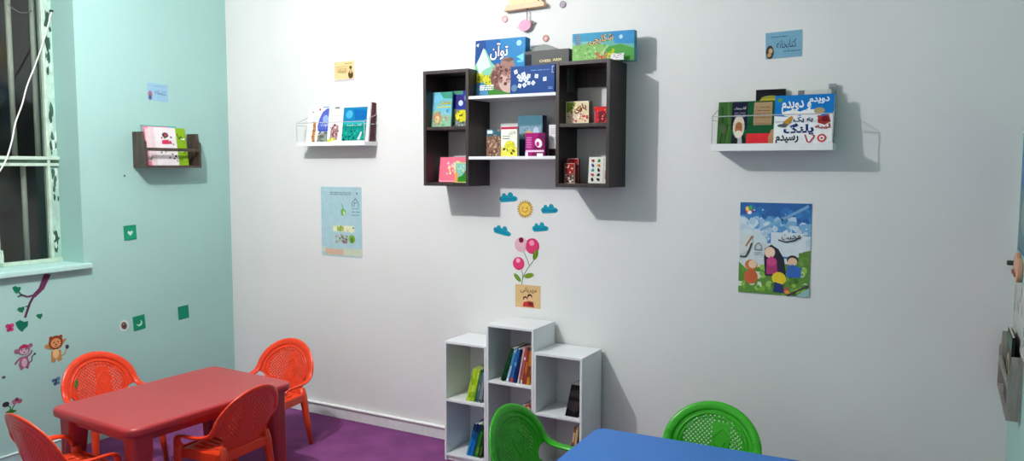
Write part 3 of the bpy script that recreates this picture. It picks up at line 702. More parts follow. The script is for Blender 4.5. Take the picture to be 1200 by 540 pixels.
# -- right dark box
a5 = [('r', .03, .04, .97, .96, (222, 206, 170)), ('p', [(.03, .96), (.45, .96), (.3, .6), (.03, .5)], (120, 150, 60)), ('s', .1, .1, .95, .45, 30, .006, [(200, 70, 70), (232, 160, 160), (170, 50, 60), (240, 230, 220)]), ('s', .2, .5, .95, .85, 24, .006, [(120, 70, 40), (236, 226, 200), (190, 160, 60)]), ('t', 'بازی', .35, .5, .9, .86, (120, 50, 40), .3, .04)]
thing_box('card_box', 'square cream and red patterned card box on the right dark box\'s upper shelf', 'box', 2.662, -0.110, S2, .128, .112, .038, (228, 218, 190), a5, 'boxes in the right dark box', side=(120, 110, 90), rz=r(-3))
a6 = [('c', .55, .4, .25, .35, (110, 20, 40)), ('s', .1, .1, .9, .8, 16, .006, [(230, 70, 60), (90, 30, 50), (240, 150, 120)]), ('r', 0, 0, .12, .75, (150, 80, 90))]
thing_box('gift_box', 'small bright red box on the right dark box\'s upper shelf', 'box', 2.796, -0.085, S2, .086, .082, .06, (206, 34, 34), a6, 'boxes in the right dark box', side=(190, 40, 30), rz=r(-6))
a7 = [('r', .04, .04, .96, .97, (150, 40, 34)), ('r', .04, .04, .96, .5, (96, 90, 80)), ('s', .1, .06, .9, .9, 24, .006, [(206, 196, 190), (190, 50, 40), (80, 40, 40), (226, 216, 200)])]
thing_box('card_box', 'small grey and red card box at the front left bottom of the right dark box', 'box', 2.632, -0.150, B2, .056, .100, .022, (190, 150, 140), a7, 'boxes in the right dark box', side=(110, 60, 50))
thing_box('card_box', 'small dark red card box just behind the grey and red one', 'box', 2.632, -0.112, B2, .062, .125, .022, (200, 150, 150), [('r', .05, .04, .95, .96, (150, 20, 26)), ('s', .1, .6, .9, .9, 8, .005, [(220, 60, 60), (90, 10, 20)])], 'boxes in the right dark box', side=(120, 30, 30))
a8 = []
for i, (u, v) in enumerate([(u, v) for v in (.86, .68, .5, .32, .14) for u in (.2, .5)]):
    cc = ((190, 60, 70), (70, 150, 90), (60, 90, 150), (220, 150, 60), (90, 180, 190), (60, 50, 60), (200, 90, 90), (50, 60, 70), (40, 40, 50), (70, 40, 40))[i]
    a8 += [('c', u, v, .09, .05, cc, i), ('c', u+.03, v-.02, .045, .05, tuple(int(q*.7) for q in cc), i*2)]
a8 += [('r', .72, .04, .78, .96, (200, 200, 196)), ('r', .84, .15, .93, .5, (150, 40, 50)), ('t', 'کارت', .8, .55, .96, .7, (90, 140, 150), 1.57)]
thing_box('flash_card_box', 'white card box printed with rows of small coloured pictures, in the right dark box', 'box', 2.772, -0.110, B2, .110, .130, .025, (222, 222, 212), a8, 'boxes in the right dark box', lean=r(4), side=(170, 160, 150), rz=r(-3))

# ------------------------------------------------------------------ white metal book racks on the white wall
def white_rack(label, x0, x1, z0, depth, zlip, zwire, group):
    c = empty('book_rack', ((x0+x1)/2, 0, z0), 0, label, 'shelf', group)
    hw = (x1-x0)/2; lip = zlip-z0; zw = zwire-z0
    b = MB(); b.box(-hw, -depth, 0, hw, 0, 0.003, WHITE_METAL); b.box(-hw, -depth, 0.003, hw, -depth+0.002, lip, WHITE_METAL)
    for s in (-1, 1): b.box(min(s*hw, s*(hw-.002)), -depth+.002, .003, max(s*hw, s*(hw-.002)), 0, lip*.95, WHITE_METAL)
    b.box(-hw, -0.002, 0.003, hw, 0, 0.06, WHITE_METAL); b.build('tray', c)
    w = MB(); rr_ = 0.0024; y = -depth+0.003; WIRE = mat((188, 190, 192), 0.35, metal=0.3)
    w.tube([(-hw+.003, y, .003), (-hw+.003, y, zw), (-hw+.003, -0.004, zw+.045)], rr_, WIRE, 8)
    w.tube([(hw-.003, y, .003), (hw-.003, y, zw), (hw-.003, -0.004, zw+.045)], rr_, WIRE, 8)
    w.tube([(-hw+.003, y, zw), (hw-.003, y, zw)], rr_, WIRE, 8)
    w.tube([(-hw+.003, y, zw*.9), (-hw+.003, -0.004, zw*.9)], rr_*.8, WIRE, 8); w.tube([(hw-.003, y, zw*.9), (hw-.003, -0.004, zw*.9)], rr_*.8, WIRE, 8)
    w.build('wire_rail', c)
    return c
RK = 'white wire front book racks'
white_rack('white wire-front book rack on the white wall, right of the dark shelf', 3.328, 3.850, 1.676, 0.140, 1.708, 1.832, RK)
white_rack('white wire-front book rack on the white wall, left of the dark shelf', 0.738, 1.281, 1.727, 0.120, 1.752, 1.868, RK)

RZ = 1.680
g1 = [('r', 0, 0, .25, 1, (52, 96, 40)), ('l', [(.05, .05), (.1, .4), (.07, .9)], .008, (36, 70, 30)), ('l', [(.17, .1), (.21, .5), (.18, .98)], .007, (80, 120, 60)), ('c', .1, .45, .06, .12, (76, 96, 60), .5),
      ('r', .25, .0, 1, 1, (14, 84, 46)), ('r', .25, .42, .53, .98, (18, 20, 52)), ('t', 'آفتاب و مهتاب', .29, .82, .5, .9, W), ('r', .64, .5, .96, .97, (168, 140, 104)), ('r', .53, 0, 1, .33, (214, 44, 52)),
      ('p', [(.25, 0), (.27, .3), (.34, .42), (.45, .4), (.52, .2), (.53, 0)], (28, 30, 34)), ('p', [(.37, 0), (.38, .3), (.44, .3), (.47, 0)], (170, 182, 186)),
      ('c', .385, .47, .105, .24, (216, 206, 186)), ('c', .385, .44, .066, .14, (176, 112, 66)), ('c', .385, .33, .062, .07, (226, 220, 206)), ('c', .36, .47, .012, .012, (60, 36, 26)), ('c', .41, .47, .012, .012, (60, 36, 26)), ('r', .378, .40, .394, .46, (150, 90, 50)),
      ('p', [(.92, .12), (1, .12), (1, .42), (.96, .4), (.91, .25)], (180, 130, 96))] + scribble(.3, .66, .5, .78, (180, 180, 200), 3, .002) + scribble(.67, .62, .93, .9, (110, 60, 50), 4, .002)
thing_box('book', 'wide green and red book showing an old man in a white turban', 'book', 3.468, -0.080, RZ, .252, .222, .012, (30, 90, 40), g1, 'books in the right white rack', book=True, lean=r(7))
NB, DK_ = (16, 50, 110), (20, 40, 90)
g2 = [('p', [(0, .62), (.25, .6), (.55, .62), (.8, .58), (1, .66), (1, 1), (0, 1)], (20, 118, 196)), ('c', .3, .66, .16, .06, W), ('c', .62, .66, .2, .07, W), ('r', .05, .88, .13, .95, (90, 150, 60)),
      ('t', 'دویدم', .58, .80, .92, .95, W, .03, .03), ('t', 'و دویدم', .12, .66, .62, .90, W, .03, .03), ('c', .76, .7, .09, .06, (180, 160, 120)),
      ('t', 'به یک', .33, .49, .66, .60, DK_, .02, .03), ('t', 'پلنگ', .17, .24, .68, .48, NB, .02, .035), ('t', 'رسیدم', .04, .08, .43, .27, (20, 30, 40), .03, .03),
      ('p', [(.08, .42), (.2, .52), (.3, .5), (.2, .4)], (110, 110, 110)), ('p', [(.15, .5), (.3, .62), (.33, .58), (.26, .46)], (196, 140, 50)), ('c', .14, .44, .08, .03, (90, 90, 96)),
      ('p', [(.74, .62), (.8, .6), (.92, .62), (.95, .5), (.86, .44), (.74, .48)], (170, 54, 50)), ('c', .86, .55, .06, .05, (120, 30, 40)), ('t', 'لیبه', .7, .36, .95, .46, (170, 40, 50), .03, .03),
      ('l', [(.54, .26), (.58, .14), (.62, .12), (.7, .24), (.66, .26)], .005, (190, 40, 40)), ('c', .82, .2, .075, .075, (200, 60, 60)), ('c', .82, .2, .045, .045, W), ('c', .82, .2, .02, .02, (200, 60, 60)), ('r', .935, .04, .97, .12, (40, 50, 60))]
thing_box('book', 'blue and white picture book with large Persian lettering, right half of the right rack', 'book', 3.720, -0.086, RZ, .248, .240, .014, (238, 240, 242), g2, 'books in the right white rack', book=True, lean=r(6))
thing_box('book', 'black book with a yellow cover picture, sticking up at the back of the right rack', 'book', 3.565, -0.020, RZ, .130, .275, .012, (20, 22, 26), [('r', .08, .1, .92, .93, (24, 28, 36)), ('c', .5, .84, .34, .06, (150, 150, 60)), ('c', .5, .8, .42, .05, (206, 180, 50)), ('c', .5, .74, .45, .05, (220, 220, 226))], 'books in the right white rack', book=True, lean=r(2))
thing_box('book', 'grey and green book behind the blue and white one in the right rack', 'book', 3.762, -0.036, RZ, .150, .262, .014, (196, 200, 200), [('r', .0, .1, .18, 1, (120, 124, 126)), ('r', .2, .86, .75, .92, (90, 120, 70)), ('r', .2, .93, .8, 1, (210, 210, 206)), ('r', .92, .1, 1, 1, (110, 116, 118))], 'books in the right white rack', book=True, lean=r(2))
thing_box('book', 'thin grey spined book at the right end of the right rack', 'book', 3.826, -0.016, RZ, .030, .288, .010, (150, 156, 158), [('r', .2, .1, .8, .95, (120, 126, 128))], 'books in the right white rack', lean=r(1))

LZ = 1.731
thing_box('booklet', 'white booklet with an orange figure picture, leftmost in the left rack', 'book', 0.811, -0.042, LZ, .128, .245, .006, (238, 238, 236), [('p', [(.4, .08), (.78, .08), (.82, .4), (.74, .6), (.46, .6), (.36, .35)], (190, 124, 66)), ('s', .38, .08, .8, .62, 60, .007, [(206, 130, 50), (150, 84, 40), (232, 170, 90), (120, 60, 40)]), ('r', .4, .04, .8, .12, (96, 60, 40)), ('c', .32, .86, .05, .02, (190, 90, 90)), ('c', .6, .7, .24, .06, (206, 222, 220))] + scribble(.3, .55, .7, .65, (90, 60, 50), 1, .003), 'booklets in the left white rack', lean=r(8), book=True)
thing_box('booklet', 'white booklet with a large purple-blue half disc, second from the left in the left rack', 'book', 0.886, -0.050, LZ, .118, .250, .006, (240, 240, 240), [('p', [(.98, .93), (.7, .92), (.42, .84), (.2, .66), (.12, .48), (.18, .36), (.3, .34), (.98, .34)], (84, 100, 190)), ('c', .65, .66, .2, .1, (150, 170, 226)), ('p', [(.15, .05), (.95, .05), (.95, .33), (.2, .32)], (140, 146, 140)), ('s', .15, .04, .95, .32, 40, .008, [(120, 130, 120), (84, 110, 90), (170, 170, 170), (100, 90, 80)]), ('c', .22, .9, .06, .03, (190, 40, 50)), ('r', .4, .94, .9, .97, (130, 160, 210)), ('t', 'کودک', .35, .46, .85, .58, W)], 'booklets in the left white rack', lean=r(8), book=True)
thing_box('booklet', 'white booklet with small brown pictures and a yellow patch, in the left rack', 'book', 1.012, -0.058, LZ, .155, .256, .006, (240, 240, 238), [('p', [(.14, .14), (.52, .12), (.55, .48), (.3, .5), (.16, .4)], (176, 130, 130)), ('s', .12, .12, .55, .5, 30, .007, [(110, 60, 60), (206, 160, 160), (90, 50, 60), (236, 220, 220)]), ('s', .0, .0, .42, .16, 22, .009, [(206, 214, 70), (170, 190, 60), (226, 230, 120)]), ('r', .3, .88, .55, .92, (120, 120, 120))] + scribble(.1, .6, .7, .82, (150, 140, 140), 3, .002), 'booklets in the left white rack', lean=r(8), book=True)
tf = [('r', .09, .10, .91, .91, (20, 120, 170)), ('r', .09, .10, .91, .52, (14, 140, 130)), ('r', .12, .5, .88, .56, (40, 170, 180)), ('c', .3, .74, .12, .1, (70, 170, 210)), ('p', [(.45, .86), (.88, .82), (.88, .62), (.5, .6)], (14, 100, 168)), ('s', .1, .12, .9, .4, 30, .008, [(20, 80, 76), (30, 170, 140), (10, 110, 100), (16, 60, 60)]), ('p', [(.62, .12), (.74, .32), (.78, .3), (.72, .12)], (200, 216, 214)), ('t', 'کتاب قصه', .25, .44, .75, .51, (200, 236, 230))]
thing_box('book', 'teal and blue picture book with a wide white border, leaning in the left rack', 'book', 1.158, -0.068, LZ, .224, .250, .012, (240, 240, 240), tf, 'booklets in the left white rack', lean=r(8), book=True)
thing_box('book', 'dark maroon book standing at the right end of the left rack', 'book', 1.261, -0.034, LZ, .030, .252, .026, (96, 50, 54), [('r', .2, .3, .5, .7, (150, 120, 116)), ('r', .55, .1, .8, .5, (170, 160, 156))], 'booklets in the left white rack', lean=r(8))

# ------------------------------------------------------------------ dark wooden rack on the teal wall
TR = empty('book_rack', (0, -0.522, 1.592), PI/2, 'dark brown wooden book rack on the teal wall beside the window', 'shelf', 'wall book racks')
def wooden_rack(c, w, d, h, th, m):
    hw = w/2
    for s in (-1, 1):
        b = MB(); prof = [(0, 0), (-d, 0), (-d, h*.72), (-d*.86, h*.78), (-d*.80, h), (0, h)]
        vs = [(x, y, z) for x in (s*hw, s*(hw-th)) for y, z in prof]; n = 6
        fs = [tuple(range(n)), tuple(range(2*n-1, n-1, -1))] + [(i, n+i, n+(i+1) % n, (i+1) % n) for i in range(n)]
        b.add(vs, fs, m); fixn(b.build('side_panel', c, bevel=0.001))
    b = MB(); b.box(-hw+th, -d, 0, hw-th, 0, th, m); b.build('bottom_panel', c, bevel=0.001)
    b = MB(); b.box(-hw+th, -d, h*.47, hw-th, -d+.010, h*.56, m); b.build('front_rail', c, bevel=0.001)
    b = MB(); b.box(-hw+th, -0.010, th, hw-th, 0, h*.55, m); b.build('back_panel', c, bevel=0.001)
wooden_rack(TR, 0.400, 0.115, 0.215, 0.013, DARKW2)
def on_teal(x, y, z): return x, y, z
pk = [('r', 0, .0, .72, 1, (236, 226, 228)), ('r', .72, .0, 1, 1, (136, 176, 34)), ('r', .0, .0, .12, 1, (230, 205, 212)), ('c', .42, .8, .09, .07, (60, 70, 60)), ('s', .3, .7, .6, .85, 8, .006, [(70, 80, 70), (190, 60, 90)]), ('p', [(.3, .56), (.52, .56), (.5, .68), (.32, .66)], (204, 50, 90)), ('s', .52, .55, .68, .68, 6, .007, [(206, 60, 90), (80, 90, 80)]), ('l', [(.75, .85), (.8, .7), (.84, .78), (.9, .72)], .005, (40, 60, 30)), ('p', [(.84, .7), (.95, .74), (.96, .68)], W),
      ('s', .25, .08, .68, .45, 14, .009, [(60, 60, 60), (150, 150, 150), (90, 90, 92), (216, 216, 214)]), ('s', .75, .1, .98, .45, 8, .008, [(100, 150, 30), (150, 190, 50)]), ('r', .78, .36, .9, .4, (226, 230, 200))]
thing_box('book', 'white and lime green children\'s book in front in the teal wall\'s rack', 'book', 0.056, -0.505, 1.606, .255, .235, .010, (238, 234, 230), pk, 'books in the teal wall rack', lean=r(8), rz=PI/2, book=True)
thing_box('book', 'pink book just behind the white and lime one in the teal wall\'s rack', 'book', 0.0455, -0.575, 1.606, .175, .240, .008, (220, 120, 140), [('r', .05, .9, .95, .96, (236, 190, 196)), ('r', .05, .1, .3, .9, (236, 206, 214))], 'books in the teal wall rack', lean=r(8), rz=PI/2, book=True)
thing_box('book', 'blue-green book rearmost in the teal wall\'s rack', 'book', 0.037, -0.545, 1.606, .245, .246, .008, (86, 166, 164), [('r', .03, .9, .97, .97, (120, 186, 180))], 'books in the teal wall rack', lean=r(8), rz=PI/2, book=True)

# ------------------------------------------------------------------ posters, cards and stickers
def flat(name, label, cat, wall, u, z, w, h, t, col, shapes, rot=0.0, group=None, outline=None, rough=0.45):
    """u, z = centre on the wall; wall 'b' back, 'l' left, 'r' right"""
    b = MB(); m = mat(col, rough)
    if outline:
        pts = [((p-.5)*w, (q-.5)*h) for p, q in outline]
        b.prism(pts, 0, t, m, Matrix.Rotation(PI/2, 4, 'X'))
    else:
        b.box(-w/2, -t, -h/2, w/2, 0, h/2, m)
    art(b, w, h, Matrix.Translation((0, -t, 0)), shapes, x0=-w/2, z0=-h/2, rough=rough)
    o = b.build(name)
    if outline: fixn(o)
    rz = {'b': 0, 'l': PI/2, 'r': -PI/2}[wall]
    g = 0.0008
    o.location = {'b': (u, -g, z), 'l': (g, u, z), 'r': (ROOM_X-g, u, z)}[wall]
    o.rotation_euler = (Matrix.Rotation(rz, 3, 'Z') @ Matrix.Rotation(-rot, 3, 'Y')).to_euler()
    tag(o, label, cat, group)
    return o
SKIN = (226, 176, 140)
card_a = [('r', 0, 0, 1, .1, (206, 196, 200)), ('c', .83, .3, .13, .2, (90, 66, 40)), ('c', .84, .66, .07, .1, (100, 80, 40)), ('c', .84, .48, .07, .12, (196, 160, 120))]
flat('picture_card', 'small beige card on the white wall above the left white rack', 'card', 'b', 1.030, 2.183, .155, .118, .001, (236, 206, 150), card_a + [('t', 'کتابخانه', .2, .35, .62, .65, (110, 90, 60))] + scribble(.55, .84, .92, .92, (120, 90, 60), 1, .003) + scribble(.1, .45, .7, .8, (206, 170, 110), 3, .004), rot=r(1), group='small wall cards')
flat('picture_card', 'small light blue card on the white wall above the right white rack', 'card', 'b', 3.612, 2.155, .158, .118, .001, (124, 172, 196), [('c', .12, .25, .11, .26, (70, 60, 56)), ('c', .14, .3, .06, .1, (206, 170, 130)), ('c', .1, .15, .06, .08, (190, 150, 110)), ('t', 'کتابخانه', .3, .3, .85, .68, (30, 50, 90), .02)] + scribble(.15, .76, .6, .86, (50, 80, 110), 1, .003) + scribble(.5, .2, .95, .28, (50, 80, 110), 1, .003), rot=r(1.5), group='small wall cards')
flat('picture_card', 'small pale blue card on the teal wall above the dark wooden rack', 'card', 'l', -0.537, 2.055, .142, .105, .001, (150, 190, 214), [('c', .12, .35, .1, .2, (160, 110, 130)), ('c', .12, .16, .08, .14, (90, 90, 130)), ('t', 'کتابخانه', .35, .3, .9, .65, (60, 80, 130))] + scribble(.2, .8, .8, .9, (90, 120, 160), 1, .002), rot=r(-2), group='small wall cards')
pot = [('t', 'مهربانی', .2, .64, .85, .9, (70, 50, 40), 0, .01), ('c', .58, .5, .1, .11, (60, 34, 28)), ('c', .59, .44, .07, .09, SKIN), ('c', .4, .4, .09, .1, (70, 40, 30)), ('c', .41, .35, .06, .08, SKIN), ('p', [(.3, .04), (.34, .24), (.5, .28), (.52, .04)], (190, 50, 60)), ('p', [(.5, .04), (.5, .3), (.72, .28), (.76, .04)], (176, 60, 50)), ('c', .62, .18, .1, .1, (120, 40, 40))]
flat('picture_card', 'small tan card with two children below the flower stickers', 'card', 'b', 2.308, 0.897, .155, .125, .001, (214, 178, 128), pot, group='small wall cards')

lp = [('r', 0, .06, .1, .14, (200, 206, 196)), ('r', .1, .02, .55, .11, (206, 176, 150)), ('r', .55, .02, 1, .12, (200, 206, 180)), ('r', .3, .36, .82, .45, (226, 226, 190)), ('r', .4, .37, .56, .45, (150, 170, 70)), ('s', .33, .36, .82, .45, 10, .006, [(200, 200, 120), (120, 150, 90), (236, 236, 226)]),
      ('s', .36, .2, .65, .32, 26, .009, [(130, 96, 110), (160, 190, 150), (96, 110, 100), (190, 150, 150)]), ('c', .76, .26, .08, .06, (120, 170, 50)), ('c', .76, .25, .03, .04, (90, 110, 40)), ('c', .56, .64, .06, .05, (110, 170, 60)), ('c', .58, .63, .025, .03, (200, 220, 190)), ('l', [(.52, .76), (.56, .7), (.5, .66)], .006, (110, 160, 90)),
      ('l', [(.78, .72), (.78, .78), (.86, .84), (.93, .78), (.93, .72)], .004, (60, 80, 110)), ('l', [(.83, .73), (.83, .78), (.89, .78)], .004, (60, 80, 110)), ('c', .9, .91, .02, .015, (110, 130, 160)), ('r', .0, .94, 1, .96, (180, 206, 212))] + scribble(.25, .88, .75, .93, (60, 80, 90), 2, .0028) + scribble(.78, .58, .96, .72, (60, 80, 110), 3, .003) + scribble(.2, .75, .5, .8, (180, 205, 190), 1, .004)
flat('poster', 'pale blue poster with small pictures on the white wall below the left white rack', 'poster', 'b', 0.988, 1.257, .328, .436, .001, (168, 200, 208), lp, group='posters on the white wall', rough=.35)
rp = [('r', 0, .4, 1, 1, (52, 128, 190)), ('r', 0, .86, 1, 1, (26, 92, 160)), ('s', .0, .78, 1, .92, 60, .022, [(26, 92, 160), (52, 128, 190), (38, 110, 176)]), ('s', .0, .55, .75, .82, 90, .020, [(96, 156, 204), (150, 190, 216), (60, 130, 190), (190, 212, 226)]), ('s', .0, .62, .4, .8, 30, .018, [(206, 222, 232), (170, 200, 220)]), ('s', .6, .6, 1, .78, 40, .018, [(120, 172, 210), (196, 214, 226), (84, 146, 196)]), ('c', .05, .70, .12, .06, (190, 212, 224)), ('c', .1, .56, .3, .14, (206, 220, 226)), ('c', .80, .56, .34, .10, (206, 218, 226)), ('s', .5, .5, 1, .7, 30, .014, [(214, 224, 230), (186, 206, 220)]), ('r', .45, .42, .9, .68, (214, 224, 230)), ('r', .0, .28, .5, .56, (206, 216, 216)), ('l', [(.3, .7), (.6, .82), (.95, .97)], .012, (120, 170, 206)),
      ('p', [(0, .34), (.15, .24), (.3, .3), (.5, .34), (.75, .34), (.9, .48), (1, .5), (1, 0), (0, 0)], (90, 140, 50)), ('s', .02, .02, .98, .3, 90, .012, [(60, 110, 30), (120, 170, 60), (84, 140, 40), (150, 190, 80), (210, 224, 200)]), ('s', .86, .3, .99, .5, 16, .012, [(110, 150, 60), (90, 130, 40)]), ('s', .05, .58, .95, .94, 18, .004, [(210, 230, 240)]),
      ('p', [(.38, .2), (.36, .4), (.37, .5), (.46, .545), (.56, .5), (.64, .4), (.68, .2)], (28, 24, 50)), ('c', .44, .46, .075, .06, (238, 206, 178)), ('p', [(.4, .22), (.4, .38), (.46, .42), (.54, .38), (.56, .22)], (176, 50, 110)), ('c', .47, .36, .07, .05, (206, 70, 130)),
      ('c', .76, .39, .08, .05, (40, 34, 40)), ('c', .76, .37, .065, .045, (232, 190, 156)), ('p', [(.68, .2), (.69, .32), (.76, .34), (.88, .31), (.88, .2)], (44, 100, 180)),
      ('c', .18, .31, .09, .06, (206, 110, 60)), ('c', .2, .32, .06, .045, (236, 196, 160)), ('c', .18, .18, .1, .08, (200, 96, 50)), ('c', .58, .18, .1, .07, (236, 206, 30), -.4), ('p', [(.5, .03), (.52, .14), (.62, .12), (.68, .02)], (30, 50, 110)), ('s', .65, .02, .8, .08, 8, .008, [(206, 60, 80), (226, 150, 60)]),
      ('l', [(.7, .0), (.98, .12)], .008, (70, 60, 60)), ('p', [(.82, 0), (1, .1), (1, 0)], (150, 190, 190)), ('c', .13, .91, .05, .035, (220, 60, 60)), ('c', .11, .93, .03, .025, (240, 200, 60)), ('c', .15, .94, .03, .025, (60, 170, 90)), ('c', .14, .89, .03, .02, (240, 240, 240)),
      ('p', [(.02, .42), (.05, .62), (.12, .66), (.2, .58), (.16, .48)], (214, 218, 214)), ('l', [(.02, .4), (.1, .4), (.14, .46), (.18, .55)], .007, (60, 70, 60)), ('l', [(.1, .52), (.19, .63)], .008, (160, 110, 70)), ('l', [(.23, .48), (.23, .53), (.28, .56), (.32, .53), (.32, .48), (.23, .48)], .003, (70, 80, 90)),
      ('l', [(.56, .6), (.66, .58), (.78, .6), (.86, .64)], .006, (30, 34, 60)), ('t', 'محبت', .6, .59, .86, .67, (30, 34, 60), .1)] + scribble(.22, .42, .34, .46, (90, 100, 110), 2, .002)
flat('poster', 'colourful poster of a woman and children in a meadow, below the right white rack', 'poster', 'b', 3.597, 1.226, .318, .425, .001, (226, 232, 236), rp, group='posters on the white wall', rough=.35)

# clouds, sun, flowers
CLD = [(0, .3), (.03, .55), (.14, .62), (.2, .88), (.32, .9), (.38, .7), (.46, .68), (.52, .95), (.64, 1.0), (.74, .82), (.76, .62), (.9, .56), (1, .42), (.97, .2), (.85, .1), (.5, .05), (.1, .02)]
CLW = []
for u, z, w, h, rt_, lb in ((2.185, 1.436, .115, .056, 2, 'turquoise cloud sticker just left of the sun, higher of the two on that side'), (2.148, 1.252, .115, .054, -14, 'turquoise cloud sticker tilted below the sun\'s left, lower of the two on that side'),
                        (2.436, 1.380, .100, .052, 1, 'turquoise cloud sticker right of the sun, level with it'), (2.382, 1.280, .098, .052, 3, 'turquoise cloud sticker above the pink flowers, below the sun\'s right')):
    flat('cloud_sticker', lb, 'sticker', 'b', u, z, w, h, .0015, (24, 146, 168), [('p', [(.06, .2), (.1, .45), (.9, .42), (.92, .2)], (20, 128, 158))], rot=r(rt_), group='cloud stickers', outline=CLD)
sp_pts = []
for i in range(40):
    a = 2*PI*i/40; q = .5 if i % 2 == 0 else .36
    sp_pts.append((.5+q*math.cos(a), .5+q*math.sin(a)))
flat('sun_sticker', 'yellow sun sticker with a smiling face and pointed rays', 'sticker', 'b', 2.289, 1.373, .104, .104, .0012, (190, 150, 60), [('c', .5, .5, .33, .33, (232, 196, 90)), ('c', .38, .56, .03, .04, (110, 70, 40)), ('c', .62, .56, .03, .04, (110, 70, 40)), ('l', [(.36, .42), (.44, .36), (.56, .36), (.64, .42)], .003, (120, 80, 50)), ('c', .32, .46, .05, .04, (226, 150, 90)), ('c', .68, .46, .05, .04, (226, 150, 90))], outline=sp_pts)
# flower sticker: stems, three blooms, leaves in one cut-out
fl = MB(); FW, FH = 0.160, 0.27; fx, fz = 2.228, 0.955
def ell(cx, cz, rx, rz_, rot=0, n=20): return [(cx+rx*math.cos(a)*math.cos(rot)-rz_*math.sin(a)*math.sin(rot), cz+rx*math.cos(a)*math.sin(rot)+rz_*math.sin(a)*math.cos(rot)) for a in [2*PI*i/n for i in range(n)]]
def plate(mb, pts, lev, col): mb.prism(pts, 0.0004+lev*0.0004, 0.0008+lev*0.0004, mat(col, 0.4), Matrix.Rotation(PI/2, 4, 'X'))
STEM = (96, 120, 90)
def stroke(mb, pts, wd, lev, col):
    for (ax, az), (bx, bz) in zip(pts[:-1], pts[1:]):
        L = math.hypot(bx-ax, bz-az); nx, nz = -(bz-az)/L*wd/2, (bx-ax)/L*wd/2
        plate(mb, [(ax-nx, az-nz), (bx-nx, bz-nz), (bx+nx, bz+nz), (ax+nx, az+nz)], lev, col)
stroke(fl, [(2.270, .960), (2.274, .990), (2.286, 1.020), (2.306, 1.050), (2.330, 1.080), (2.352, 1.110)], .0045, 0, STEM)
stroke(fl, [(2.274, .985), (2.276, 1.01), (2.270, 1.04)], .004, 0, STEM); stroke(fl, [(2.316, 1.066), (2.306, 1.095), (2.290, 1.125), (2.280, 1.145)], .004, 0, STEM)
for cx, cz, q, c1, c2 in ((2.266, 1.178, .041, (222, 176, 186), None), (2.334, 1.174, .043, (206, 40, 92), (240, 150, 180)), (2.250, 1.074, .036, (206, 40, 92), (240, 170, 190))):
    plate(fl, ell(cx, cz, q, q), 1, c1)
    if c2: plate(fl, ell(cx, cz, q*.86, q*.86), 2, (214, 60, 110)); plate(fl, ell(cx-.003, cz+.017, q*.36, q*.36), 3, c2)
plate(fl, ell(2.266, 1.204, .0145, .015), 3, (110, 24, 44))
plate(fl, ell(2.354, 1.128, .014, .030, -.35), 3, (92, 130, 30)); plate(fl, ell(2.243, .996, .012, .029, .8), 3, (92, 130, 30)); plate(fl, ell(2.314, 1.012, .030, .013, .25), 3, (110, 140, 30))
for c_, l_ in (((2.354, 1.128), -.35),): stroke(fl, [(2.350, 1.105), (2.358, 1.150)], .002, 4, (150, 170, 70))
stroke(fl, [(2.226, 1.012), (2.260, .978)], .002, 4, (150, 170, 70)); stroke(fl, [(2.288, 1.005), (2.342, 1.020)], .002, 4, (150, 170, 70))
tag(fixn(fl.build('flower_sticker')), 'tall sticker of three round pink flowers with green leaves', 'sticker')

# little wooden house sign with a hanging bird and three discs
HS = empty('house_sign', (2.296, 0, 2.430), 0, 'peach wooden house sign with a hanging pink bird, at the top of the wall', 'wall decoration')
PEACH = mat((238, 190, 150), 0.5); CREAMW = mat((240, 214, 160), 0.5)
b = MB(); b.box(-.098, -.030, .022, .098, -.004, .235, CREAMW)
for x_ in (-.06, .0, .055): b.box(x_, -.0312, .03, x_+.002, -.030, .235, mat((190, 150, 100), .5))
b.box(.078, -.0314, .03, .088, -.030, .06, mat((70, 50, 40), .5)); b.build('house_body', HS, bevel=.001)
b = MB(); b.prism([(-.122, .0), (.118, .006), (.122, .020), (.104, .034), (-.104, .030)], .004, .040, PEACH, Matrix.Rotation(PI/2, 4, 'X')); fixn(b.build('base_board', HS, bevel=.001))
b = MB(); b.tube([(.012, -.022, .004), (.012, -.022, -.060)], .0028, mat((150, 140, 150), .5), 8); b.tube([(.012, -.026, .004), (.012, -.018, .004)], .005, mat((90, 40, 40), .5), 8); b.build('hanging_rod', HS)
b = MB()
body = ell(.0, -.082, .036, .030, .1)
b.prism(body, .016, .026, mat((222, 150, 180), .5), Matrix.Rotation(PI/2, 4, 'X'))
b.prism([(.026, -.070), (.040, -.058), (.052, -.064), (.036, -.082)], .016, .025, mat((120, 80, 90), .5), Matrix.Rotation(PI/2, 4, 'X'))
b.prism([(-.034, -.074), (-.052, -.092), (-.026, -.096)], .016, .025, mat((232, 190, 205), .5), Matrix.Rotation(PI/2, 4, 'X'))
fixn(b.build('hanging_bird', HS, bevel=.001))
for u, z, q, c_, lb in ((2.162, 2.396, .0175, (206, 160, 160), 'small pink wooden disc on the wall left of the hanging bird'), (2.507, 2.440, .0180, (150, 136, 150), 'small mauve wooden disc on the wall right of the house sign'), (2.410, 2.275, .0175, (180, 130, 120), 'small brown ringed disc on the wall below the hanging bird')):
    flat('wall_disc', lb, 'wall decoration', 'b', u, z, .036, .036, .004, c_, [('c', .5, .5, .36, .36, tuple(min(255, v+26) for v in c_)), ('c', .52, .48, .16, .16, (226, 200, 190) if q != .018 else (170, 150, 160))], group='wall discs', outline=[(p, q_) for p, q_ in [(.5+.5*math.cos(a), .5+.5*math.sin(a)) for a in [2*PI*i/20 for i in range(20)]]])

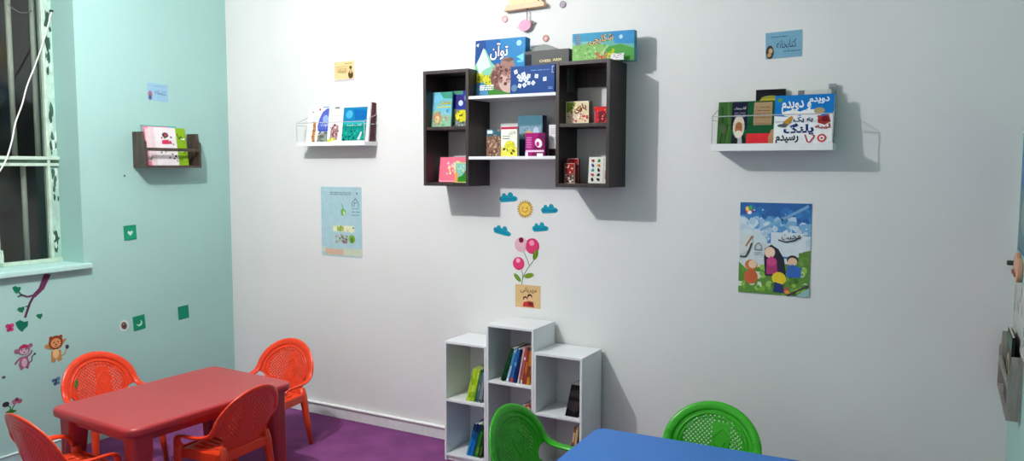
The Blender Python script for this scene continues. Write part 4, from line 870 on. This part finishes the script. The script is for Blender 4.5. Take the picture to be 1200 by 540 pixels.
# teal wall stickers
SQ = (22, 140, 104)
flat('square_sticker', 'green square sticker with a white heart on the teal wall, highest of the three', 'sticker', 'l', -0.760, 1.203, .082, .088, .0015, SQ, [('r', .1, .1, .9, .9, (30, 150, 112)), ('p', [(.5, .28), (.28, .5), (.34, .64), (.5, .56), (.66, .64), (.72, .5)], (190, 226, 214))], rot=r(2), group='green square stickers')
flat('square_sticker', 'green square sticker with a crescent beside the round brown spot', 'sticker', 'l', -0.722, 0.648, .080, .088, .0015, SQ, [('r', .1, .1, .9, .9, (26, 136, 100)), ('c', .5, .48, .24, .22, (190, 226, 214)), ('c', .44, .56, .2, .19, (26, 136, 100))], rot=r(4), group='green square stickers')
flat('square_sticker', 'plain green square sticker low on the teal wall, nearest the room corner', 'sticker', 'l', -0.404, 0.660, .078, .085, .0015, (20, 128, 96), [('r', .1, .1, .9, .9, (22, 136, 100))], rot=r(3), group='green square stickers')
flat('round_sticker', 'round white sticker with a brown spot on the teal wall', 'sticker', 'l', -0.822, 0.647, .062, .070, .0012, (206, 220, 216), [('c', .48, .5, .3, .34, (110, 90, 78), .4), ('c', .5, .45, .14, .2, (80, 62, 54), .4), ('c', .42, .62, .08, .06, (170, 150, 136))], outline=[(.5+.5*math.cos(a), .5+.5*math.sin(a)) for a in [2*PI*i/16 for i in range(16)]])
flat('wall_spot', 'tiny grey scuffed plug in the teal wall left of the dark rack\'s shadow', 'wall plug', 'l', -0.782, 1.544, .012, .012, .001, (110, 120, 120), [('c', .5, .5, .3, .3, (80, 90, 90))])

def cutout(name, label, wall_y, wall_z, s, parts, group=None):
    """sticker cut-out on the teal wall: parts = (kind, ...) in metres around the centre"""
    b = MB(); T = Matrix.Rotation(PI/2, 4, 'X')
    for k, q in enumerate(parts):
        z0, z1 = 0.0004+k*.00025, 0.0007+k*.00025
        if q[0] == 'e': b.prism(ell(q[1]*s, q[2]*s, q[3]*s, q[4]*s, q[6] if len(q) > 6 else 0, 14), z0, z1, mat(q[5], .45), T)
        elif q[0] == 'p': b.prism([(x*s, z*s) for x, z in q[1]], z0, z1, mat(q[2], .45), T)
        elif q[0] == 'l':
            pts = [(x*s, z*s) for x, z in q[1]]
            for (ax, az), (bx, bz) in zip(pts[:-1], pts[1:]):
                L = math.hypot(bx-ax, bz-az) or 1; nx, nz = -(bz-az)/L*q[2]*s/2, (bx-ax)/L*q[2]*s/2
                b.prism([(ax-nx, az-nz), (bx-nx, bz-nz), (bx+nx, bz+nz), (ax+nx, az+nz)], z0, z1, mat(q[3], .45), T)
    o = fixn(b.build(name)); o.location = (0.0004, wall_y, wall_z); o.rotation_euler = (0, 0, PI/2); tag(o, label, 'sticker', group)
    return o
LB = (190, 136, 84); BR = (140, 66, 36); DK = (60, 64, 74)
cutout('lion_sticker', 'lion cub sticker with raised paws on the teal wall above the orange chair', -1.236, 0.590, 0.88, [
    ('l', [(.03, -.05), (.055, -.045), (.065, -.01)], .006, (190, 140, 90)), ('e', .072, .0, .012, .014, DK), ('p', [(-.03, -.01), (-.034, -.075), (-.012, -.085), (.0, -.06), (.014, -.085), (.036, -.075), (.03, -.01)], LB),
    ('p', [(-.03, .0), (-.066, .02), (-.07, .036), (-.05, .040), (-.024, .02)], LB), ('p', [(.03, .0), (.05, .03), (.07, .048), (.062, .058), (.04, .045), (.02, .02)], LB),
    ('e', -.002, -.03, .02, .03, (226, 186, 130)), ('e', .0, .042, .046, .044, BR), ('e', -.03, .074, .012, .012, BR), ('e', .032, .074, .012, .012, BR), ('e', .0, .038, .032, .031, (216, 150, 100)), ('e', -.012, .044, .004, .005, (50, 30, 24)), ('e', .014, .044, .004, .005, (50, 30, 24)), ('e', .0, .030, .006, .004, (80, 40, 30)), ('l', [(-.01, .02), (0, .016), (.01, .02)], .003, (90, 50, 36))], 'animal stickers')
PKM = (150, 92, 114); PL = (196, 166, 178)
cutout('monkey_sticker', 'pink monkey sticker with a curled tail on the teal wall', -1.408, 0.585, 0.86, [
    ('l', [(.02, -.05), (.045, -.04), (.048, -.01), (.064, .0)], .007, (90, 80, 110)), ('e', .066, .002, .008, .007, DK), ('p', [(-.02, .0), (-.035, -.05), (-.022, -.085), (.0, -.07), (.022, -.085), (.032, -.05), (.02, .0)], PKM),
    ('l', [(-.02, -.005), (-.045, -.025), (-.056, -.04)], .012, PKM), ('l', [(.018, -.005), (.04, .01), (.05, .028)], .011, PKM), ('e', .0, -.04, .017, .028, PL), ('e', -.044, .04, .014, .014, PKM), ('e', .042, .062, .013, .013, PKM), ('e', .0, .042, .036, .032, PKM), ('p', [(-.03, .055), (.0, .078), (.03, .066), (.02, .05)], (176, 50, 90)), ('e', .0, .032, .026, .020, PL), ('e', -.012, .042, .004, .005, DK), ('e', .012, .044, .004, .005, DK), ('e', .0, .026, .005, .003, (90, 50, 70))], 'animal stickers')
LG = (24, 112, 84)
def leafp(cx, cz, q, a=0): return [(cx+q*x*math.cos(a)-q*z*math.sin(a), cz+q*x*math.sin(a)+q*z*math.cos(a)) for x, z in ((-1, .6), (-.3, .9), (.3, .5), (1, .5), (.9, -.3), (.3, -.7), (0, -1.1), (-.5, -.6), (-.8, 0))]
cutout('branch_sticker', 'purple branch sticker with dark green leaves hanging below the window sill', -1.335, 0.920, 1.0, [
    ('p', [(.056, .100), (.090, .086), (.050, .012), (.0, -.028), (-.016, -.012), (.02, .02)], (104, 52, 84)), ('l', [(-.003, -.012), (-.03, -.055), (-.058, -.128)], .013, (92, 52, 80)), ('l', [(.01, -.01), (-.04, -.018), (-.075, .0)], .010, (104, 60, 88)),
    ('l', [(-.03, -.065), (-.055, -.07)], .006, (60, 70, 70)), ('p', leafp(-.094, .030, .022), LG), ('l', [(-.088, .02), (-.07, -.005), (-.092, -.010)], .007, (30, 84, 74)), ('p', leafp(-.076, -.080, .018, .4), LG), ('p', leafp(-.076, -.165, .033), LG)])
cutout('leaf_sticker', 'small single dark green leaf sticker right of the branch sticker', -1.316, 0.788, 1.0, [('p', leafp(0, 0, .017, .3), LG)])
cutout('butterfly_sticker', 'small pink butterfly sticker on the teal wall left of the lion', -1.472, 0.752, 1.0, [('e', -.010, .010, .012, .012, (190, 60, 120)), ('e', .010, .010, .012, .012, (200, 70, 130)), ('e', -.008, -.010, .010, .010, (176, 50, 110)), ('e', .008, -.010, .010, .010, (190, 60, 120)), ('e', 0, 0, .003, .016, (90, 40, 70))])
cutout('butterfly_sticker', 'small blue butterfly sticker beside the orange chair\'s back', -1.243, 0.408, 1.0, [('e', -.012, .008, .013, .010, (80, 110, 140)), ('e', .012, .012, .012, .012, (90, 130, 160)), ('e', -.006, -.012, .010, .010, (70, 90, 120)), ('e', .012, -.010, .009, .009, (90, 120, 150)), ('e', 0, 0, .004, .018, (50, 50, 70))])
cutout('flower_sticker', 'small sticker of pink flowers at the left edge, above an orange chair', -1.468, 0.338, 1.0, [('l', [(-.03, -.04), (-.02, -.01), (-.04, .008)], .006, (60, 120, 50)), ('l', [(-.02, -.03), (.0, .0)], .006, (60, 120, 50)), ('e', -.044, .012, .018, .014, (60, 50, 56)), ('e', .000, .014, .014, .014, (176, 110, 130)), ('e', .026, .012, .014, .012, (160, 90, 110)), ('e', .012, .024, .010, .010, (110, 60, 80)), ('p', [(-.05, -.03), (-.02, -.045), (.01, -.035), (-.02, -.02)], (50, 110, 44))])
cutout('dot_sticker', 'tiny dark sticker at the far left edge of the teal wall', -1.515, 0.496, 1.0, [('e', 0, 0, .010, .008, (84, 84, 104)), ('e', .004, .003, .004, .004, (120, 100, 120))])

# ------------------------------------------------------------------ right wall: poster, felt clouds, book rack seen edge-on
flat('poster', 'blue poster seen edge-on on the right-hand wall', 'poster', 'r', -0.330, 1.520, .50, .48, .002, (60, 96, 130), [('r', .03, .03, .97, .5, (90, 120, 130)), ('r', .03, .5, .97, .97, (60, 104, 150)), ('c', .5, .3, .3, .15, (130, 150, 140))])
b = MB()
for k, (y_, z_, q) in enumerate(((-.02, 0, .055), (-.10, .01, .065), (-.19, 0, .06))): b.prism(ell(-y_, z_, q, q*.75), 0, .012+.003*k, mat((206, 158, 128), .7), Matrix.Rotation(PI/2, 4, 'X'))
for y_ in (-.05, -.15): b.prism(ell(-y_, -.02, .03, .010), .012, .022, mat((140, 80, 60), .7), Matrix.Rotation(PI/2, 4, 'X'))
b.prism(ell(-.075, .0, .010, .010), .0, .032, mat((50, 56, 50), .7), Matrix.Rotation(PI/2, 4, 'X'))
o = fixn(b.build('wall_ornament', bevel=.004)); o.location = (ROOM_X-.001, -0.10, 1.220); o.rotation_euler = (0, 0, -PI/2); tag(o, 'peach rounded wooden ornament on the right-hand wall under the blue poster', 'wall decoration')
flat('poster', 'pale grey poster seen edge-on on the right-hand wall below the peach ornament', 'poster', 'r', -0.330, 1.060, .56, .24, .003, (190, 194, 190), [('s', .05, .1, .95, .9, 20, .02, [(150, 156, 150), (206, 206, 200), (120, 130, 126)])])
RR = empty('book_rack', (ROOM_X, -0.300, 0.720), -PI/2, 'grey wooden book rack seen from the side on the right-hand wall', 'shelf', 'wall book racks')
wooden_rack(RR, 0.520, 0.045, 0.225, 0.012, wood((120, 116, 110), (160, 156, 148), .6, 'grey_wood'))
thing_box('book', 'dark book with a green band, in the right-hand wall\'s rack', 'book', ROOM_X-.0235, -0.330, 0.7325, .22, .26, .010, (34, 34, 30), [('r', 0, .8, 1, .95, (60, 110, 90)), ('c', .5, .5, .3, .2, (190, 170, 120)), ('c', .5, .5, .2, .13, (40, 70, 60))], 'books in the right-hand rack', lean=r(1), rz=-PI/2, book=True)
thing_box('book', 'white book nearest the back wall in the right-hand wall\'s rack', 'book', ROOM_X-.0115, -0.170, 0.7325, .22, .235, .010, (210, 206, 196), [('r', .1, .6, .9, .9, (150, 130, 110)), ('r', .1, .1, .9, .5, (190, 190, 180))], 'books in the right-hand rack', lean=0.01, rz=-PI/2, book=True)
